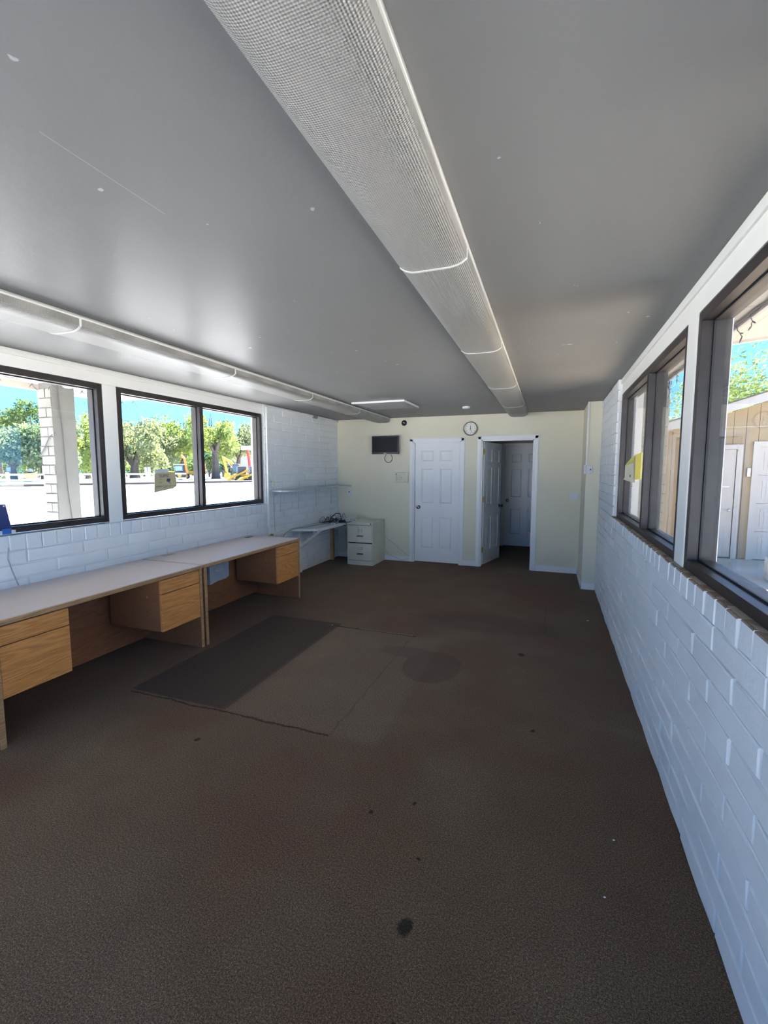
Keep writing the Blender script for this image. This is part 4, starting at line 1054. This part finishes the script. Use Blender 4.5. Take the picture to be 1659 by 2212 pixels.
# ------------------------------------------------------------------ trees
def leaves(clusters, n, size, rr):
    g = MB(); tot = sum(r_ ** 2.2 for _, r_ in clusters)
    for c_, r_ in clusters:
        for k in range(int(n * r_ ** 2.2 / tot)):
            d = Vector((rr.gauss(0, 1), rr.gauss(0, 1), rr.gauss(0, .8))).normalized() * r_ * rr.uniform(.35, 1.08) ** .6
            p = c_ + d; u = Vector((rr.gauss(0, 1), rr.gauss(0, 1), rr.gauss(0, 1))).normalized(); v_ = u.orthogonal().normalized()
            s_ = size * rr.uniform(.6, 1.4)
            g.add([p - u * s_, p + v_ * s_ * .45, p + u * s_, p - v_ * s_ * .45], [(0, 1, 2, 3)])
    return g
def tree(name, base, h, rad, leafmat, label, seed, n=6000, size=.24, lean=0, trunk_r=.5, fork=.28, spread=1.0, low=.3, bare=0):
    rr = random.Random(seed); t = thing(name, base, label, 'tree', 'trees beyond the windows')
    tr = MB(); fk = Vector((lean * .4, 0, h * fork))
    tr.tube([(0, 0, -.1), (0, 0, h * fork * .5), fk], [trunk_r * 1.25, trunk_r * .9, trunk_r * .8], 8)
    tr.build('trunk', 'bark', t, local=True, smooth=True)
    cl_ = []; nb = 7
    for i in range(nb):
        a = 2 * math.pi * i / nb + rr.uniform(-.3, .3); e = rr.uniform(.45, 1.0)
        tip = Vector((math.cos(a) * rad * .72 * e * spread + lean, math.sin(a) * rad * .72 * e, h * (low + .12) + (h * (.92 - low)) * rr.uniform(.15, .9)))
        md = fk.lerp(tip, .5) + Vector((rr.uniform(-.3, .3), rr.uniform(-.3, .3), h * .05))
        MB().tube([fk - Vector((0, 0, .3)), md, tip], [trunk_r * .5, trunk_r * .3, trunk_r * .08], 6).build('branch', 'bark', t, local=True, smooth=True)
        for q in range(3): cl_.append((tip + Vector((rr.uniform(-1, 1), rr.uniform(-1, 1), rr.uniform(-.9, .6))) * rad * .22, rad * rr.uniform(.22, .38)))
        cl_.append((md + Vector((0, 0, .1)), rad * rr.uniform(.2, .32)))
    for i in range(10):
        a = rr.uniform(0, 6.28); cl_.append((Vector((math.cos(a) * rad * .75 * spread + lean, math.sin(a) * rad * .7, h * rr.uniform(low, .8))), rad * rr.uniform(.2, .34)))
    leaves(cl_, n, size, rr).build('foliage', leafmat, t, local=True)
    for i in range(bare):
        a = rr.uniform(0, 6.28); s0 = Vector((math.cos(a) * rad * .3, math.sin(a) * rad * .3, h * .75)); 
        e0 = s0 + Vector((rr.uniform(-1, 1), rr.uniform(-1, 1), rr.uniform(2, 3.2))) * h * .09
        g = MB(); g.tube([s0, s0.lerp(e0, .5) + Vector((rr.uniform(-.2, .2), 0, 0)), e0], [.09, .06, .02], 5)
        for q in range(6):
            b0 = s0.lerp(e0, rr.uniform(.3, 1)); g.tube([b0, b0 + Vector((rr.uniform(-1, 1), rr.uniform(-1, 1), rr.uniform(.2, 1))) * h * .07], [.04, .015], 4)
        g.build('bare_branch', 'bark', t, local=True)
    t.rotation_euler = (0, 0, R(YAW) if True else 0)
    return t
def gpt(px, d):
    p = at(px, 1020, d); p.z = GZ; return p
tree('cottonwood', gpt(291, 74), 9.2, 5.0, 'leaf_grey', 'grey green spreading tree with forked trunk behind the paper notice', 11, 7500, .26, trunk_r=.75, fork=.24, low=.26, bare=2)
tree('cottonwood', gpt(395, 86), 11.2, 5.2, 'leaf_bright', 'bright green tall tree left of the window mullion', 12, 7500, .27, trunk_r=.5, low=.22, bare=1)
tree('cottonwood', gpt(350, 82), 8.6, 4.6, 'leaf_grey', 'rounded grey green tree between the forked tree and bright tree', 13, 6500, .25, trunk_r=.4, low=.2)
tree('cottonwood', gpt(466, 78), 10.8, 4.3, 'leaf_bright', 'tall bright tree with bare limbs right of the window mullion', 14, 6500, .25, trunk_r=.65, fork=.42, low=.30, bare=3)
tree('cottonwood', gpt(514, 84), 9.0, 4.6, 'leaf_grey', 'grey green tree over the yellow excavator', 15, 6500, .25, lean=.6, trunk_r=.45, fork=.4, low=.36, bare=1)
tree('cottonwood', gpt(566, 116), 9.6, 5.4, 'leaf_bright', 'low bright tree behind the red pole sign', 25, 5000, .28, trunk_r=.4, low=.3)
tree('shade_tree', gpt(30, 62), 7.6, 5.4, 'leaf_glass_tint', 'reflection tinted low tree at the left edge of the near window', 16, 8000, .24, trunk_r=.4, low=.24)
tree('shade_tree', gpt(95, 64), 8.2, 4.6, 'leaf_glass_tint', 'reflection tinted tree hidden partly behind the outdoor pier', 17, 7000, .24, trunk_r=.4, low=.22)
tree('shade_tree', gpt(80, 84), 12.3, 4.4, 'leaf_dark', 'dark tall tree rising behind the reflection tinted trees', 18, 4500, .26, trunk_r=.4, low=.5)
tree('shade_tree', gpt(2, 90), 13.0, 4.2, 'leaf_dark', 'dark tree top at the extreme left edge', 19, 4500, .27, trunk_r=.4, low=.5)
tree('shade_tree', gpt(190, 76), 9.8, 4.8, 'leaf_bright', 'yellow green tree right of the outdoor pier', 20, 7500, .25, trunk_r=.4, low=.16)
tree('shade_tree', gpt(240, 88), 9.5, 4.8, 'leaf_bright', 'green tree seen behind the post between left windows', 21, 5000, .26, trunk_r=.4, low=.2)
tree('yard_tree', Vector((8.6, 24.0, GZ)), 6.3, 4.6, 'leaf_bright', 'bright leafy tree rising above the garage roof', 22, 26000, .085, trunk_r=.35, low=.3)
tree('yard_tree', Vector((14.5, 28.0, GZ)), 7.0, 4.2, 'leaf_bright', 'leafy tree further right above the garage roof', 23, 9000, .12, trunk_r=.35, low=.3)
# hedge line far off
for i, px in enumerate((20, 120, 215, 300, 380, 452)):
    tree('far_shrub', gpt(px, 104 if i < 5 else 96), 4.6 if i < 5 else 6.5, 7.0 if i < 5 else 5.0, 'leaf_dark', ['dark shrub low at the left edge beyond the yellow machines', 'dark shrub behind the outdoor pier', 'dark shrub low to the right of the pier', 'dark shrub behind the forked trunk', 'dark shrub behind the backhoe', 'dark shrub right of the window mullion'][i], 30 + i, 2500, .3, trunk_r=.2, low=.05, fork=.1)

# ------------------------------------------------------------------ fence
t = thing('rail_fence', at(40, 1050, 52), 'white two rail fence along the far side of the road', 'fence'); 
fo = Vector(t.location); fo.z = GZ + .06; t.location = fo; WORG[t.name] = fo
FA = A + nv * 2.2
for i in range(0, 12):
    p = FA + dv * (i * 4.2 - 8); 
    if p.y > 46: break
    MB().box(p.x - .11, p.x + .11, p.y - .11, p.y + .11, GZ + .06, GZ + 1.35).build('post', 'fence_white', t)
    q = p + dv * 4.2
    for z in (.55, 1.12): MB().bar((p.x, p.y, GZ + z), (q.x, q.y, GZ + z), .06, .18).build('rail', 'fence_white', t)

# ------------------------------------------------------------------ machines across the road (local: x right, y away, faces the viewer)
def machine(name, px, d, label, cat='digger'):
    p = gpt(px, d); p.z = GZ + .06; return thing(name, p, label, cat, 'construction machines across the road', R(YAW))
def track(g, x0, x1, y0, y1): g.prism([(x0 + .18, 0), (x1 - .18, 0), (x1, .2), (x1, .38), (x1 - .18, .55), (x0 + .18, .55), (x0, .38), (x0, .2)], (y0, y1), 'y')
t = machine('excavator', 498, 68, 'yellow excavator with folded boom beside two loaders', 'excavator')
for y0 in (-.9, .5): g = MB(); track(g, .0, 2.1, y0, y0 + .4); g.build('track', 'dark_steel', t, local=True)
MB().box(.2, 2.3, -.8, .8, .6, 1.1).build('house', 'dark_steel', t, local=True, bevel=.05)
cb = MB().box(.55, 1.55, -.85, .0, 1.05, 2.35).build('cab', 'dark_steel', t, local=True, bevel=.08)
MB().box(.64, 1.46, -.87, -.84, 1.35, 2.2).build('cab_glass', 'tinted_glass', cb, local=True)
MB().prism([(.35, .9), (.62, .95), (.55, 2.3), (.2, 2.75), (-1.05, 3.45), (-1.2, 3.2), (-.05, 2.45), (.2, 2.1)], (.05, .35), 'y').build('boom', 'yellow_steel', t, local=True)
MB().prism([(-1.25, 3.5), (-.9, 3.2), (-.45, 1.1), (-.7, .9), (-1.15, 3.0)], (.08, .32), 'y').build('stick', 'yellow_steel', t, local=True)
MB().prism([(-.85, 1.0), (-.2, 1.0), (.05, .1), (-.6, .0), (-.95, .35)], (-.2, .6), 'y').build('bucket', 'yellow_steel', t, local=True)
MB().tube([(.35, .2, 1.6), (-.35, .2, 2.55)], .05, 6).build('ram', 'chrome', t, local=True)
def loader(px, d, label):
    t = machine('skid_loader', px, d, label, 'loader')
    for x0 in (-.85, .45):
        for y0 in (-.5, .6):
            MB().lathe([(.38, -.14), (.42, -.08), (.42, .08), (.38, .14)], (x0 + .2, y0, .42), 'x', 14).build('wheel', 'tyre', t, local=True)
    MB().box(-.62, .62, -.9, 1.0, .3, .95).build('body', 'yellow_steel', t, local=True, bevel=.06)
    cb = MB().box(-.48, .48, -.55, .6, .95, 2.0).build('cab', 'dark_steel', t, local=True, bevel=.08)
    MB().box(-.38, .38, -.57, -.54, 1.15, 1.9).build('cab_glass', 'blue_glass', cb, local=True)
    for s_ in (-1, 1): MB().bar((s_ * .72, .9, 1.55), (s_ * .72, -1.6, .35), .16, .24).build('lift_arm', 'yellow_steel', t, local=True)
    MB().prism([(-1.6, .55), (-2.2, .1), (-1.55, .02)], (-.95, .95), 'x').build('bucket', 'yellow_steel', t, local=True)
    return t
l1 = loader(521, 62, 'yellow skid loader next to the excavator'); l2 = loader(548, 61, 'yellow skid loader nearest the window jamb')
l1.rotation_euler.z = R(YAW - 60); l2.rotation_euler.z = R(YAW - 60)
def backhoe(px, d, label, small=False):
    t = machine('backhoe', px, d, label, 'tractor')
    for x0, r_ in ((-1.2, .42), (.75, .65)):
        w0 = MB().lathe([(r_ * .9, -.2), (r_, -.12), (r_, .12), (r_ * .9, .2)], (x0, -.7, r_), 'y', 16).build('wheel', 'tyre', t, local=True)
        MB().lathe([(r_ * .5, -.22), (r_ * .5, -.19)], (x0, -.7, r_), 'y', 12).build('hub', 'yellow_steel', w0, local=True)
    MB().box(-1.7, .0, -.45, .45, .65, 1.3).build('bonnet', 'yellow_steel', t, local=True, bevel=.08)
    MB().box(-.2, 1.4, -.55, .55, .7, 1.2).build('chassis', 'dark_steel', t, local=True)
    cb = MB().box(-.1, 1.15, -.6, .6, 1.2, 2.25).build('cab', 'dark_steel', t, local=True, bevel=.08)
    MB().box(.0, 1.05, -.62, -.59, 1.35, 2.05).build('cab_glass', 'blue_glass', cb, local=True)
    MB().box(-.25, 1.3, -.7, .7, 2.25, 2.35).build('cab_roof', 'sign_white', t, local=True)
    MB().prism([(-1.7, .5), (-2.6, .35), (-2.75, .95), (-2.1, 1.25), (-1.6, .9)], (-.8, .8), 'y').build('loader_bucket', 'yellow_steel', t, local=True)
    MB().prism([(1.4, .9), (1.65, .9), (1.35, 3.3), (.75, 3.85), (.7, 3.6), (1.1, 3.1)], (-.12, .12), 'y').build('digger_arm', 'orange_steel', t, local=True)
    return t
backhoe(383, 70, 'yellow and black backhoe with raised orange arm behind the notice')
backhoe(424, 74, 'yellow backhoe partly hidden by the window mullion')
for px, lab in ((22, 'small yellow loader left of the outdoor pier beyond the fence'), (68, 'small yellow loader just beside the outdoor pier beyond the fence')):
    l = loader(px, 78, lab); l.rotation_euler.z = R(YAW + 30)
# red pole sign, pale shed, blue sign
p = gpt(541, 80); t = thing('pole_sign', p, 'white box sign on a red steel pole at right', 'sign', None, R(YAW))
MB().tube([(0, 0, 0), (-.15, 0, 3.0), (-.45, 0, 5.0)], [.28, .24, .20], 8).build('pole', 'red_steel', t, local=True)
MB().box(-1.5, .9, -.2, .2, 5.0, 5.7).build('cabinet', 'sign_white', t, local=True, bevel=.04)
MB().box(-1.4, .8, -.22, -.2, 5.08, 5.3).build('lower_panel', 'fence_white', t, local=True); MB().box(-1.4, .8, -.22, -.2, 5.38, 5.62).build('upper_panel', 'fence_white', t, local=True)
p = gpt(545, 98); t = thing('storage_shed', p, 'large pale windowless shed behind the yellow machines', 'building', None, R(YAW))
MB().box(-6.6, 8, 0, 8, 0, 4.4).build('wall', 'shed_metal', t, local=True); MB().box(-6.8, 8.2, -.2, 8.2, 4.4, 4.55).build('roof_edge', 'sign_white', t, local=True)
p = gpt(319, 66); t = thing('blue_post_sign', p, 'pale blue sign on a dark post right of the forked trunk', 'sign', None, R(YAW))
MB().tube([(0, 0, 0), (0, 0, 2.0)], .09, 6).build('post', 'dark_steel', t, local=True)
MB().box(-.42, .40, -.06, .06, 1.1, 1.95).build('panel', 'blue_sign', t, local=True)
